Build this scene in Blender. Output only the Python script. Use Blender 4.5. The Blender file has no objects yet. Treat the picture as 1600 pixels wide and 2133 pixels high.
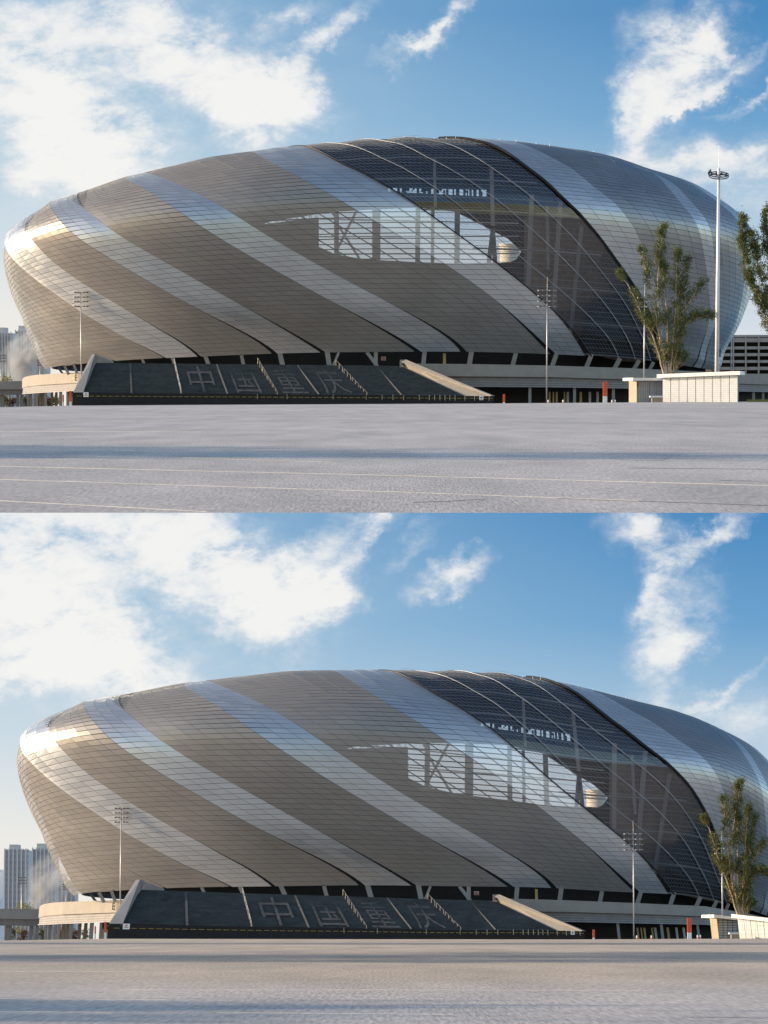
import bpy, math, random
import numpy as np
from mathutils import Matrix, Vector
rnd = random.Random(7)
scene = bpy.context.scene
R = math.radians
# ------------------------------------------------------------------ camera
F = 6400.0                     # focal length in photograph pixels (1600 wide)
CAM_H = 0.6                    # eye height in the units of either place
UNIT_UP, UNIT_LO = 1.3, 0.6    # metres per unit: the upper place is the larger one
AXIS = 1376.5                  # row of the optical axis (lens shifted up)
BETA = math.atan(558.5/F)      # camera pitch
cam_d = bpy.data.cameras.new('camera'); cam = bpy.data.objects.new('camera', cam_d)
scene.collection.objects.link(cam); scene.camera = cam
cam_d.sensor_fit = 'HORIZONTAL'; cam_d.sensor_width = 36.0; cam_d.lens = 36.0*F/1600
cam_d.shift_y = (AXIS-1066.5)/1600
cam_d.clip_start = 0.5; cam_d.clip_end = 30000
cam.location = (0, 0, CAM_H*UNIT_LO); cam.rotation_euler = (math.pi/2+BETA, 0, 0)
# ------------------------------------------------------------------ sky light, sun, exposure
SUN_EL, SUN_AZ = 14.0, -84.0   # azimuth from +Y towards +X
EXPO = 0.9
w = bpy.data.worlds.new('World'); scene.world = w; w.use_nodes = True
nt = w.node_tree; bg = nt.nodes['Background']
sk = nt.nodes.new('ShaderNodeTexSky'); sk.sky_type = 'NISHITA'; sk.sun_disc = False
sk.sun_elevation = R(SUN_EL); sk.sun_rotation = R(SUN_AZ); sk.dust_density = 0.6; sk.ozone_density = 1.6
nt.links.new(sk.outputs[0], bg.inputs[0]); bg.inputs[1].default_value = 0.15
sd = bpy.data.lights.new('sun', 'SUN'); sun = bpy.data.objects.new('sun', sd); scene.collection.objects.link(sun)
sd.energy = 4.1; sd.angle = R(0.5); sd.color = (1.0, 0.77, 0.52)
to_sun = Vector((math.sin(R(SUN_AZ))*math.cos(R(SUN_EL)), math.cos(R(SUN_AZ))*math.cos(R(SUN_EL)), math.sin(R(SUN_EL))))
sun.rotation_euler = to_sun.to_track_quat('Z', 'Y').to_euler(); sun.location = (-200, 100, 400)
vs = scene.view_settings; vs.view_transform = 'Standard'; vs.look = 'None'; vs.exposure = EXPO; vs.gamma = 1
vs.use_curve_mapping = False
scene.cycles.transparent_max_bounces = 24; scene.cycles.max_bounces = 8; scene.cycles.use_denoising = True
GAIN = 2.0**EXPO
COL = scene.collection
# ------------------------------------------------------------------ two standpoints
# The picture holds two views, one above the other: the place stands twice, the upper one on a rising slope.
HU = np.array([[1.38706142, -4.75505647e-02, 47.0899093], [0.209999901, 1.09241964, -90.4958643], [2.27507917e-04, -7.52088944e-05, 1.0]])
CO = np.array([
 (13.5,489,45,1527),(265,366,385,1420),(108,420,178,1462),(168,607,250,1683),(197,737,288,1831),(152,817,222,1921),
 (1022,824,1212,1938),(838,750,1029,1865),(1140,603,1322,1735),(1140,838,1322,1953),(1261,795,1445,1914),(1261,838,1445,1954),
 (1065,520,1243,1660),(664,442,851,1547.5),(784,545,977.5,1663.7),(520,317,697.4,1396.4),(628,304,803.7,1397),(980,289,1150,1418),
 (578,737,766.6,1845),(875,732,1069.4,1846.7),(538,745,709.2,1851),(972,731,1163,1849),(1157,738,1326,1859),(1232,741,1397.5,1864),
 (1379,751,1517,1883),(679,732,868,1843),(418,741,571,1846),(344,746,486,1847),(105,766,174,1863.5),(719,483,908,1589.5),
 (870.6,547,1065,1667.5),(697,299,890,1401),(1262,317,1418,1480),(1349,350,1506,1525),(868,658,1060,1774),(1343,618,1495,1754),
 (1390,775,1555,1900),(1302,790,1482,1907),(1311,838,1490,1953),(1454,485,1577,1660),(168,838,247,1951),(1343,838,1497,1953),
 (1383,474,1553,1622),(1290,570,1474,1706),(1482,660,1610,1830),(805,291,1000,1402),(371,341,512,1407),(0,845,8,1956),(550,841,735,1955)], float)
def homog(P):
    q = np.c_[P, np.ones(len(P))] @ HU.T
    return q[:, :2]/q[:, 2:]
_src = CO[:, :2]; _res = CO[:, 2:]-[0, 1067]-homog(_src)
def _ker(a, b): return np.exp(-((a[:, None, :]-b[None])**2).sum(2)/(2*170.0**2))
_wt = np.linalg.solve(_ker(_src, _src)+0.12*np.eye(len(_src)), _res)
class View: pass
UP = View(); UP.name = 'upper'; UP.pitch = -BETA; UP.hor = 818.0; UP.off = 0.0
LO = View(); LO.name = 'lower'; LO.pitch = BETA; LO.hor = 1935.0; LO.off = 1067.0
UP.M = Matrix.Translation((0, 0, CAM_H*UNIT_LO)) @ Matrix.Rotation(2*BETA, 4, 'X') @ Matrix.Translation((0, 0, -CAM_H*UNIT_UP))
LO.M = Matrix.Identity(4); UP.unit = UNIT_UP; LO.unit = UNIT_LO
WORLD = View(); WORLD.M = Matrix.Identity(4); WORLD.unit = 1.0
VIEWS = (UP, LO)
def warp_px(v, P):
    P = np.asarray(P, float)
    if v is UP: return P
    return homog(P)+_ker(P, _src) @ _wt+[0, 1067]
def pts(v, P, Y, raw=False):
    """points of the photograph (rows px, py) at depths Y -> positions in the view's own level frame"""
    P = np.asarray(P, float).reshape(-1, 2)
    if not raw: P = warp_px(v, P)
    cx = (P[:, 0]-800)/F; cy = (AXIS-P[:, 1])/F
    cb, sb = math.cos(v.pitch), math.sin(v.pitch)
    d = np.c_[cx, cb-cy*sb, sb+cy*cb]
    d *= (np.asarray(Y, float)/d[:, 1])[:, None]
    d[:, 2] += CAM_H
    return d
def pt(v, px, py, Y, raw=False): return pts(v, [(px, py)], [Y], raw)[0]
def crest(v, x_over_y):
    px = 800+F*x_over_y
    if v is UP: py = np.interp(px, [0, 150, 400, 1000, 1280, 1600], [848.5, 845, 843.5, 840.5, 838.5, 836])-v.hor
    else: py = np.interp(px, [0, 220, 800, 1200, 1600], [1959.5, 1955.5, 1956.5, 1957, 1955])-v.hor
    return CAM_H*F/py
def ground_z(v, x, y):
    yc = float(crest(v, x/max(y, 1.0)))
    return -max(0.0, y-yc-2)*0.0046
# ------------------------------------------------------------------ object helpers
def nobj(name, data): 
    o = bpy.data.objects.new(name, data); COL.objects.link(o); return o
def tag(o, label=None, cat=None, group=None, kind=None):
    if label: o['label'] = label
    if cat: o['category'] = cat
    if group: o['group'] = group
    if kind: o['kind'] = kind
    return o
def thing(v, name, base, label, cat, group=None):
    o = nobj(name, None); o.matrix_world = v.M @ Matrix.Translation(Vector(base)*v.unit); o.empty_display_size = 0.5
    o['_b'] = 0; del o['_b']
    return tag(o, label, cat, group)
class MB:
    def __init__(s): s.v = []; s.f = []; s.m = []
    def add(s, vs, fs, mi=0):
        n = len(s.v); s.v.extend([tuple(map(float, a)) for a in vs])
        for f in fs: s.f.append(tuple(n+i for i in f)); s.m.append(mi)
    def quad(s, a, b, c, d, mi=0): s.add((a, b, c, d), [(0, 1, 2, 3)], mi)
    def hexa(s, p, mi=0):      # p: 4 front corners then 4 back corners
        s.add(p, [(0, 1, 2, 3), (7, 6, 5, 4), (0, 4, 5, 1), (1, 5, 6, 2), (2, 6, 7, 3), (3, 7, 4, 0)], mi)
    def box(s, x0, x1, y0, y1, z0, z1, mi=0):
        s.hexa([(x0, y0, z0), (x1, y0, z0), (x1, y0, z1), (x0, y0, z1), (x0, y1, z0), (x1, y1, z0), (x1, y1, z1), (x0, y1, z1)], mi)
    def tube(s, P, rad, n=6, mi=0, cap=True):
        P = [Vector(p) for p in P]; k = len(P)
        if not hasattr(rad, '__len__'): rad = [rad]*k
        rings = []
        for i in range(k):
            t = (P[min(i+1, k-1)]-P[max(i-1, 0)]).normalized()
            u = t.cross(Vector((0.123, 0.97, 0.2)));  u = u.normalized() if u.length > 1e-3 else Vector((1, 0, 0))
            q = t.cross(u)
            rings.append([P[i]+(u*math.cos(2*math.pi*j/n)+q*math.sin(2*math.pi*j/n))*rad[i] for j in range(n)])
        vs = [a for r in rings for a in r]; fs = []
        for i in range(k-1):
            for j in range(n): fs.append((i*n+j, i*n+(j+1) % n, (i+1)*n+(j+1) % n, (i+1)*n+j))
        if cap: fs.append(tuple(range(n-1, -1, -1))); fs.append(tuple((k-1)*n+j for j in range(n)))
        s.add(vs, fs, mi)
    def disc(s, c, rx, ry, z0, z1, n=16, mi=0):
        a = [(c[0]+rx*math.cos(2*math.pi*j/n), c[1]+ry*math.sin(2*math.pi*j/n)) for j in range(n)]
        s.add([(x, y, z0) for x, y in a]+[(x, y, z1) for x, y in a], [tuple(range(n-1, -1, -1)), tuple(range(n, 2*n))]+[(j, (j+1) % n, n+(j+1) % n, n+j) for j in range(n)], mi)
    def mesh(s, v, name, mats, smooth=False):
        me = bpy.data.meshes.new(name); me.from_pydata([(a*v.unit, b*v.unit, c*v.unit) for a, b, c in s.v], [], s.f)
        for m in (mats if isinstance(mats, (list, tuple)) else [mats]): me.materials.append(m)
        if any(s.m): me.polygons.foreach_set('material_index', s.m)
        if smooth: me.polygons.foreach_set('use_smooth', [True]*len(s.f))
        me.update(); return me
    def build(s, v, name, mats, parent=None, smooth=False):
        """vertices are in the view's level frame"""
        o = nobj(name, s.mesh(v, name, mats, smooth))
        if parent is not None: attach(v, o, parent)
        else:
            c = np.mean(np.array(s.v), 0); zmin = min(p[2] for p in s.v); b = Vector((c[0], c[1], zmin))*v.unit
            o.data.transform(Matrix.Translation(-b)); o.matrix_world = v.M @ Matrix.Translation(b)
        return o
def root_of(o):
    while o.parent: o = o.parent
    return o
def world_of(o):
    m = o.matrix_basis.copy()
    while o.parent:
        m = o.parent.matrix_basis @ o.matrix_parent_inverse @ m if not o.parent.parent else o.matrix_parent_inverse @ m
        o = o.parent
        if not o.parent: break
    return m
def attach(v, o, parent):
    """mesh data of o is in the view's frame; parent is a thing (or a part with identity basis below one)"""
    o.parent = parent
    if parent.parent is None:
        o.matrix_parent_inverse = parent.matrix_basis.inverted() @ v.M
    return o
# ------------------------------------------------------------------ materials
def pmat(name, col, rough=0.6, metal=0.0, spec=None, noise=None, bump=None, trans=0.0):
    """noise=(scale, amount) varies the colour; bump=(scale, strength)"""
    m = bpy.data.materials.new(name); m.use_nodes = True; n = m.node_tree.nodes; l = m.node_tree.links
    b = n['Principled BSDF']; b.inputs['Roughness'].default_value = rough; b.inputs['Metallic'].default_value = metal
    b.inputs['Base Color'].default_value = (*col, 1)
    if spec is not None: b.inputs['Specular IOR Level'].default_value = spec
    tc = n.new('ShaderNodeTexCoord')
    if noise:
        t = n.new('ShaderNodeTexNoise'); t.inputs['Scale'].default_value = noise[0]; t.inputs['Detail'].default_value = 6; t.inputs['Roughness'].default_value = 0.62
        l.new(tc.outputs['Object'], t.inputs['Vector'])
        r = n.new('ShaderNodeMapRange'); r.inputs[1].default_value = 0.3; r.inputs[2].default_value = 0.7
        r.inputs[3].default_value = 1-noise[1]; r.inputs[4].default_value = 1+noise[1]; l.new(t.outputs[0], r.inputs[0])
        mx = n.new('ShaderNodeVectorMath'); mx.operation = 'SCALE'; mx.inputs[0].default_value = col
        l.new(r.outputs[0], mx.inputs['Scale']); l.new(mx.outputs[0], b.inputs['Base Color'])
    if bump:
        t2 = n.new('ShaderNodeTexNoise'); t2.inputs['Scale'].default_value = bump[0]; t2.inputs['Detail'].default_value = 4
        l.new(tc.outputs['Object'], t2.inputs['Vector'])
        bp = n.new('ShaderNodeBump'); bp.inputs['Strength'].default_value = bump[1]; bp.inputs['Distance'].default_value = 0.02
        l.new(t2.outputs[0], bp.inputs['Height']); l.new(bp.outputs[0], b.inputs['Normal'])
    return m
def skin_mat(name, col, rough, metal, open_, var=0.03):
    m = pmat(name, col, rough, metal); n = m.node_tree.nodes; l = m.node_tree.links; b = n['Principled BSDF']; out = n['Material Output']
    g = n.new('ShaderNodeNewGeometry'); oi = n.new('ShaderNodeObjectInfo')
    ad = n.new('ShaderNodeMath'); ad.operation = 'ADD'; l.new(g.outputs['Random Per Island'], ad.inputs[0]); l.new(oi.outputs['Random'], ad.inputs[1])
    fr = n.new('ShaderNodeMath'); fr.operation = 'FRACT'; l.new(ad.outputs[0], fr.inputs[0])
    r = n.new('ShaderNodeMapRange'); r.inputs[3].default_value = 1-var; r.inputs[4].default_value = 1+var; l.new(fr.outputs[0], r.inputs[0])
    tx = n.new('ShaderNodeTexNoise'); tx.inputs['Scale'].default_value = 0.06; tx.inputs['Detail'].default_value = 5
    gp = n.new('ShaderNodeTexCoord'); l.new(g.outputs['Position'], tx.inputs['Vector'])
    r2 = n.new('ShaderNodeMapRange'); r2.inputs[1].default_value = 0.3; r2.inputs[2].default_value = 0.7; r2.inputs[3].default_value = 0.93; r2.inputs[4].default_value = 1.07
    l.new(tx.outputs[0], r2.inputs[0])
    mu = n.new('ShaderNodeMath'); mu.operation = 'MULTIPLY'; l.new(r.outputs[0], mu.inputs[0]); l.new(r2.outputs[0], mu.inputs[1])
    mx = n.new('ShaderNodeVectorMath'); mx.operation = 'SCALE'; mx.inputs[0].default_value = col
    l.new(mu.outputs[0], mx.inputs['Scale']); l.new(mx.outputs[0], b.inputs['Base Color'])
    rr = n.new('ShaderNodeMapRange'); rr.inputs[3].default_value = rough-0.04; rr.inputs[4].default_value = rough+0.06; l.new(fr.outputs[0], rr.inputs[0]); l.new(rr.outputs[0], b.inputs['Roughness'])
    tr = n.new('ShaderNodeBsdfTransparent'); ms = n.new('ShaderNodeMixShader'); ms.inputs[0].default_value = open_
    l.new(b.outputs[0], ms.inputs[1]); l.new(tr.outputs[0], ms.inputs[2]); l.new(ms.outputs[0], out.inputs[0])
    return m
M = {}
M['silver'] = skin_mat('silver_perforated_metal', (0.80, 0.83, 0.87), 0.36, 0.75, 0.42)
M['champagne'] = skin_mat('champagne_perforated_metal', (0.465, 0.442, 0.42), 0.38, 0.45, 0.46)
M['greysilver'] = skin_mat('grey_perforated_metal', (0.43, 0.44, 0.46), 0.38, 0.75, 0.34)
M['edge'] = pmat('dark_joint', (0.05, 0.05, 0.055), 0.7)
def glass_mat():
    m = bpy.data.materials.new('tinted_glass'); m.use_nodes = True; n = m.node_tree.nodes; l = m.node_tree.links
    n.remove(n['Principled BSDF']); out = n['Material Output']
    tr = n.new('ShaderNodeBsdfTransparent'); tr.inputs[0].default_value = (0.78, 0.78, 0.80, 1)
    gl = n.new('ShaderNodeBsdfGlossy'); gl.inputs['Roughness'].default_value = 0.12; gl.inputs[0].default_value = (0.60, 0.64, 0.70, 1)
    lw = n.new('ShaderNodeLayerWeight'); lw.inputs[0].default_value = 0.35
    mr = n.new('ShaderNodeMapRange'); mr.inputs[3].default_value = 0.10; mr.inputs[4].default_value = 0.55; l.new(lw.outputs['Fresnel'], mr.inputs[0])
    ms = n.new('ShaderNodeMixShader'); l.new(mr.outputs[0], ms.inputs[0]); l.new(tr.outputs[0], ms.inputs[1]); l.new(gl.outputs[0], ms.inputs[2])
    l.new(ms.outputs[0], out.inputs[0]); return m
M['glass'] = glass_mat()
M['steel'] = pmat('painted_steel', (0.38, 0.37, 0.36), 0.5, 0.3, noise=(0.4, 0.1))
M['steeldark'] = pmat('dark_steel', (0.05, 0.05, 0.052), 0.6)
M['columngrey'] = pmat('interior_steel', (0.38, 0.35, 0.33), 0.6, 0.1)
M['mullion'] = pmat('aluminium_mullion', (0.42, 0.43, 0.45), 0.4, 0.6)
M['blackmetal'] = pmat('black_metal', (0.015, 0.015, 0.017), 0.5, 0.4)
M['dark'] = pmat('painted_deep_shade', (0.022, 0.021, 0.021), 0.85, noise=(0.15, 0.2))  # near-black colour stands in for the shade of the deep interior
M['brownwall'] = pmat('timber_lining', (0.30, 0.22, 0.16), 0.7, noise=(0.5, 0.25))
M['concrete'] = pmat('fair_concrete', (0.28, 0.27, 0.255), 0.8, noise=(0.25, 0.10), bump=(6, 0.2))
M['concrete2'] = pmat('pale_concrete', (0.27, 0.245, 0.215), 0.8, noise=(0.3, 0.10), bump=(6, 0.2))
M['louvre'] = pmat('grey_louvre', (0.19, 0.18, 0.18), 0.7, 0.0, noise=(0.5, 0.15))
M['stone'] = pmat('dark_granite', (0.036, 0.042, 0.046), 0.75, noise=(0.25, 0.5), bump=(3, 0.3))
M['nosing'] = pmat('pale_nosing', (0.075, 0.085, 0.09), 0.7, noise=(0.6, 0.6))  # paler strips marking the step edges
M['stonepale'] = pmat('pale_granite', (0.047, 0.053, 0.057), 0.75, noise=(0.8, 0.7))
M['stonestrip'] = pmat('drain_strip', (0.055, 0.06, 0.063), 0.75, noise=(1.5, 0.5))
M['bladegrey'] = pmat('grey_blade', (0.27, 0.26, 0.255), 0.7, noise=(0.5, 0.1))
M['fence'] = pmat('black_hoarding', (0.006, 0.006, 0.007), 0.8, noise=(0.3, 0.4))
M['yellow'] = pmat('yellow_tape', (0.35, 0.24, 0.04), 0.6)
M['white'] = pmat('white_paint', (0.78, 0.77, 0.75), 0.55, noise=(1.2, 0.06))
M['signred'] = pmat('red_print', (0.5, 0.08, 0.04), 0.6)
M['orange'] = pmat('orange_red_paint', (0.62, 0.09, 0.025), 0.5, noise=(0.6, 0.1))
M['brass'] = pmat('stainless_rail', (0.50, 0.47, 0.42), 0.35, 0.9)
M['galv'] = pmat('galvanised_steel', (0.46, 0.45, 0.46), 0.45, 0.6, noise=(0.8, 0.08))
M['lampgrey'] = pmat('lamp_housing', (0.17, 0.17, 0.18), 0.4, 0.5)
M['mastwhite'] = pmat('white_mast', (0.74, 0.70, 0.70), 0.4, 0.1, noise=(0.6, 0.05))
M['bark'] = pmat('pale_bark', (0.42, 0.32, 0.22), 0.85, noise=(2.5, 0.35), bump=(12, 0.6))
M['letter'] = pmat('dark_letter_and_shade', (0.04, 0.04, 0.045), 0.5)  # real lettering, and shade painted on the long planter's end
M['warmlight'] = pmat('painted_warm_light', (0.62, 0.45, 0.2), 0.4)  # warm light on the glass doors, put into their colour
def brick_mat(name, col, mortar, bw, bh, ms_, rough=0.65):
    m = pmat(name, col, rough); n = m.node_tree.nodes; l = m.node_tree.links; b = n['Principled BSDF']
    tc = n.new('ShaderNodeTexCoord'); br = n.new('ShaderNodeTexBrick'); br.offset = 0.0
    br.inputs['Color1'].default_value = (*col, 1); br.inputs['Color2'].default_value = (*[c*0.9 for c in col], 1); br.inputs['Mortar'].default_value = (*mortar, 1)
    br.inputs['Scale'].default_value = 1; br.inputs['Brick Width'].default_value = bw; br.inputs['Row Height'].default_value = bh; br.inputs['Mortar Size'].default_value = ms_
    mp = n.new('ShaderNodeMapping'); mp.inputs['Rotation'].default_value = (math.pi/2, 0, 0)
    l.new(tc.outputs['Object'], mp.inputs[0]); l.new(mp.outputs[0], br.inputs[0]); l.new(br.outputs[0], b.inputs['Base Color'])
    return m
M['tile'] = brick_mat('cream_tile', (0.66, 0.67, 0.68), (0.42, 0.42, 0.42), 0.16, 0.16, 0.010)
M['tilegrey'] = brick_mat('grey_tile', (0.46, 0.46, 0.48), (0.14, 0.14, 0.15), 0.20, 0.10, 0.016)
M['tilewarm'] = brick_mat('sandstone_tile', (0.34, 0.28, 0.20), (0.24, 0.2, 0.15), 0.26, 0.5, 0.012)
def leaf_mat(name, c1, c2):
    m = pmat(name, c1, 0.55); n = m.node_tree.nodes; l = m.node_tree.links; b = n['Principled BSDF']; out = n['Material Output']
    g = n.new('ShaderNodeNewGeometry'); mx = n.new('ShaderNodeMix'); mx.data_type = 'RGBA'
    mx.inputs['A'].default_value = (*c1, 1); mx.inputs['B'].default_value = (*c2, 1)
    l.new(g.outputs['Random Per Island'], mx.inputs['Factor']); l.new(mx.outputs['Result'], b.inputs['Base Color'])
    t = n.new('ShaderNodeBsdfTranslucent'); l.new(mx.outputs['Result'], t.inputs[0])
    ms = n.new('ShaderNodeMixShader'); ms.inputs[0].default_value = 0.3; l.new(b.outputs[0], ms.inputs[1]); l.new(t.outputs[0], ms.inputs[2]); l.new(ms.outputs[0], out.inputs[0])
    return m
M['leaf'] = leaf_mat('young_leaf', (0.04, 0.075, 0.014), (0.15, 0.15, 0.028))
M['leaf2'] = leaf_mat('shrub_leaf', (0.05, 0.07, 0.02), (0.16, 0.13, 0.04))
M['leafy'] = leaf_mat('yellow_leaf', (0.17, 0.18, 0.03), (0.26, 0.22, 0.05))
M['redleaf'] = leaf_mat('russet_leaf', (0.14, 0.05, 0.03), (0.2, 0.1, 0.04))
def ground_mat(name, col, warm):
    m = bpy.data.materials.new(name); m.use_nodes = True; n = m.node_tree.nodes; l = m.node_tree.links; b = n['Principled BSDF']
    tc = n.new('ShaderNodeTexCoord')
    def nz(scale, det, stretch=(1, 1, 1)):
        mp = n.new('ShaderNodeMapping'); mp.inputs['Scale'].default_value = stretch; l.new(tc.outputs['Object'], mp.inputs[0])
        t = n.new('ShaderNodeTexNoise'); t.inputs['Scale'].default_value = scale; t.inputs['Detail'].default_value = det; t.inputs['Roughness'].default_value = 0.6
        l.new(mp.outputs[0], t.inputs['Vector']); return t
    grain = nz(46, 5, (1, 0.055, 1)); mid = nz(0.9, 6, (1, 0.16, 1)); big = nz(0.05, 4, (1, 0.5, 1))
    def rng_(t, lo, hi, a=0.3, c=0.7):
        r = n.new('ShaderNodeMapRange'); r.inputs[1].default_value = a; r.inputs[2].default_value = c; r.inputs[3].default_value = lo; r.inputs[4].default_value = hi; l.new(t.outputs[0], r.inputs[0]); return r
    a = rng_(grain, 0.68, 1.32); c = rng_(mid, 0.82, 1.16); d = rng_(big, 0.86, 1.12)
    m1 = n.new('ShaderNodeMath'); m1.operation = 'MULTIPLY'; l.new(a.outputs[0], m1.inputs[0]); l.new(c.outputs[0], m1.inputs[1])
    m2 = n.new('ShaderNodeMath'); m2.operation = 'MULTIPLY'; l.new(m1.outputs[0], m2.inputs[0]); l.new(d.outputs[0], m2.inputs[1])
    mx = n.new('ShaderNodeMix'); mx.data_type = 'RGBA'; mx.inputs['A'].default_value = (*col, 1); mx.inputs['B'].default_value = (*warm, 1)
    l.new(mid.outputs[0], mx.inputs['Factor'])
    sc_ = n.new('ShaderNodeVectorMath'); sc_.operation = 'SCALE'; l.new(mx.outputs['Result'], sc_.inputs[0]); l.new(m2.outputs[0], sc_.inputs['Scale'])
    l.new(sc_.outputs[0], b.inputs['Base Color']); b.inputs['Roughness'].default_value = 0.85; b.inputs['Specular IOR Level'].default_value = 0.2
    bp = n.new('ShaderNodeBump'); bp.inputs['Strength'].default_value = 0.35; bp.inputs['Distance'].default_value = 0.008
    l.new(grain.outputs[0], bp.inputs['Height']); l.new(bp.outputs[0], b.inputs['Normal'])
    return m
M['plaza'] = ground_mat('worn_asphalt', (0.43, 0.41, 0.40), (0.475, 0.43, 0.395))
M['line'] = pmat('worn_line_paint', (0.86, 0.74, 0.58), 0.8, noise=(3, 0.2), bump=(26, 0.3))
M['crack'] = pmat('crack_filler', (0.10, 0.09, 0.09), 0.9, noise=(3, 0.3))
# ------------------------------------------------------------------ sky backdrops
def s2l(c): return tuple(((x/255+0.055)/1.055)**2.4 if x/255 > 0.04045 else x/255/12.92 for x in c)
def sky_mat(name, y0, y1, blobs, seed):
    """UV = photograph position / 1000 (x right, y down)"""
    m = bpy.data.materials.new(name); m.use_nodes = True; n = m.node_tree.nodes; l = m.node_tree.links
    n.remove(n['Principled BSDF']); out = n['Material Output']; em = n.new('ShaderNodeEmission'); l.new(em.outputs[0], out.inputs[0])
    uv = n.new('ShaderNodeUVMap'); uv.uv_map = 'UVMap'
    sx = n.new('ShaderNodeSeparateXYZ'); l.new(uv.outputs[0], sx.inputs[0])
    mr = n.new('ShaderNodeMapRange'); mr.inputs[1].default_value = y0/1000; mr.inputs[2].default_value = y1/1000; l.new(sx.outputs['Y'], mr.inputs[0])
    def ramp(stops):
        r = n.new('ShaderNodeValToRGB'); e = r.color_ramp.elements
        while len(e) < len(stops): e.new(0.5)
        for k, (p, c) in enumerate(stops): e[k].position = p; e[k].color = (*s2l(c), 1)
        l.new(mr.outputs[0], r.inputs[0]); return r
    right = ramp([(0.0, (74, 137, 191)), (0.28, (108, 162, 206)), (0.5, (158, 192, 218)), (0.64, (196, 212, 226)), (0.8, (206, 217, 228)), (1.0, (228, 231, 232))])
    left = ramp([(0.0, (146, 186, 216)), (0.3, (172, 202, 222)), (0.55, (205, 220, 229)), (0.8, (238, 236, 230)), (1.0, (245, 238, 226))])
    mh = n.new('ShaderNodeMapRange'); mh.interpolation_type = 'SMOOTHSTEP'; mh.inputs[1].default_value = -0.3; mh.inputs[2].default_value = 1.75; l.new(sx.outputs['X'], mh.inputs[0])
    base = n.new('ShaderNodeMix'); base.data_type = 'RGBA'; l.new(mh.outputs[0], base.inputs['Factor']); l.new(left.outputs[0], base.inputs['A']); l.new(right.outputs[0], base.inputs['B'])
    # warped coordinates give the clouds their ragged edges
    def noise(scale, det, rough, dist=0.0, vec=None):
        t = n.new('ShaderNodeTexNoise'); t.noise_dimensions = '3D'; t.inputs['Scale'].default_value = scale; t.inputs['Detail'].default_value = det; t.inputs['Roughness'].default_value = rough; t.inputs['Distortion'].default_value = dist
        l.new(vec if vec else off.outputs[0], t.inputs['Vector']); return t
    off = n.new('ShaderNodeVectorMath'); off.operation = 'ADD'; off.inputs[1].default_value = (0, 0, seed); l.new(uv.outputs[0], off.inputs[0])
    w1 = noise(5.0, 6, 0.62)
    sub = n.new('ShaderNodeVectorMath'); sub.operation = 'SUBTRACT'; sub.inputs[1].default_value = (0.5, 0.5, 0.5); l.new(w1.outputs['Color'], sub.inputs[0])
    scl = n.new('ShaderNodeVectorMath'); scl.operation = 'SCALE'; scl.inputs['Scale'].default_value = 0.17; l.new(sub.outputs[0], scl.inputs[0])
    w2 = noise(22.0, 5, 0.65)
    sub2 = n.new('ShaderNodeVectorMath'); sub2.operation = 'SUBTRACT'; sub2.inputs[1].default_value = (0.5, 0.5, 0.5); l.new(w2.outputs['Color'], sub2.inputs[0])
    scl2 = n.new('ShaderNodeVectorMath'); scl2.operation = 'SCALE'; scl2.inputs['Scale'].default_value = 0.075; l.new(sub2.outputs[0], scl2.inputs[0])
    wv0 = n.new('ShaderNodeVectorMath'); wv0.operation = 'ADD'; l.new(uv.outputs[0], wv0.inputs[0]); l.new(scl.outputs[0], wv0.inputs[1])
    wv = n.new('ShaderNodeVectorMath'); wv.operation = 'ADD'; l.new(wv0.outputs[0], wv.inputs[0]); l.new(scl2.outputs[0], wv.inputs[1])
    total = None
    for (cx, cy, rx, ry, rot, amp) in blobs:
        mp = n.new('ShaderNodeMapping'); mp.vector_type = 'TEXTURE'
        mp.inputs['Location'].default_value = (cx/1000, cy/1000, 0); mp.inputs['Rotation'].default_value = (0, 0, R(rot)); mp.inputs['Scale'].default_value = (rx*1.35/1000, ry*1.35/1000, 1)
        l.new(wv.outputs[0], mp.inputs[0])
        g = n.new('ShaderNodeTexGradient'); g.gradient_type = 'SPHERICAL'; l.new(mp.outputs[0], g.inputs[0])
        mu = n.new('ShaderNodeMath'); mu.operation = 'MULTIPLY'; mu.inputs[1].default_value = amp; l.new(g.outputs['Fac'], mu.inputs[0])
        if total is None: total = mu
        else:
            ad = n.new('ShaderNodeMath'); ad.operation = 'ADD'; l.new(total.outputs[0], ad.inputs[0]); l.new(mu.outputs[0], ad.inputs[1]); total = ad
    mpn = n.new('ShaderNodeMapping'); mpn.inputs['Rotation'].default_value = (0, 0, R(38)); mpn.inputs['Scale'].default_value = (1, 1.8, 1); l.new(off.outputs[0], mpn.inputs[0])
    det = noise(8.0, 10, 0.66, 0.15, mpn.outputs[0])
    dm = n.new('ShaderNodeMapRange'); dm.inputs[1].default_value = 0.28; dm.inputs[2].default_value = 0.72; dm.inputs[3].default_value = 0.2; dm.inputs[4].default_value = 1.42; dm.clamp = False; l.new(det.outputs[0], dm.inputs[0])
    tm = n.new('ShaderNodeMath'); tm.operation = 'MULTIPLY'; l.new(total.outputs[0], tm.inputs[0]); l.new(dm.outputs[0], tm.inputs[1])
    fac = n.new('ShaderNodeMapRange'); fac.interpolation_type = 'SMOOTHSTEP'; fac.inputs[1].default_value = -0.02; fac.inputs[2].default_value = 1.05; fac.inputs[4].default_value = 0.92; l.new(tm.outputs[0], fac.inputs[0])
    cl = n.new('ShaderNodeMapRange'); cl.inputs[1].default_value = 0.4; cl.inputs[2].default_value = 1.3; l.new(tm.outputs[0], cl.inputs[0])
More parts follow.
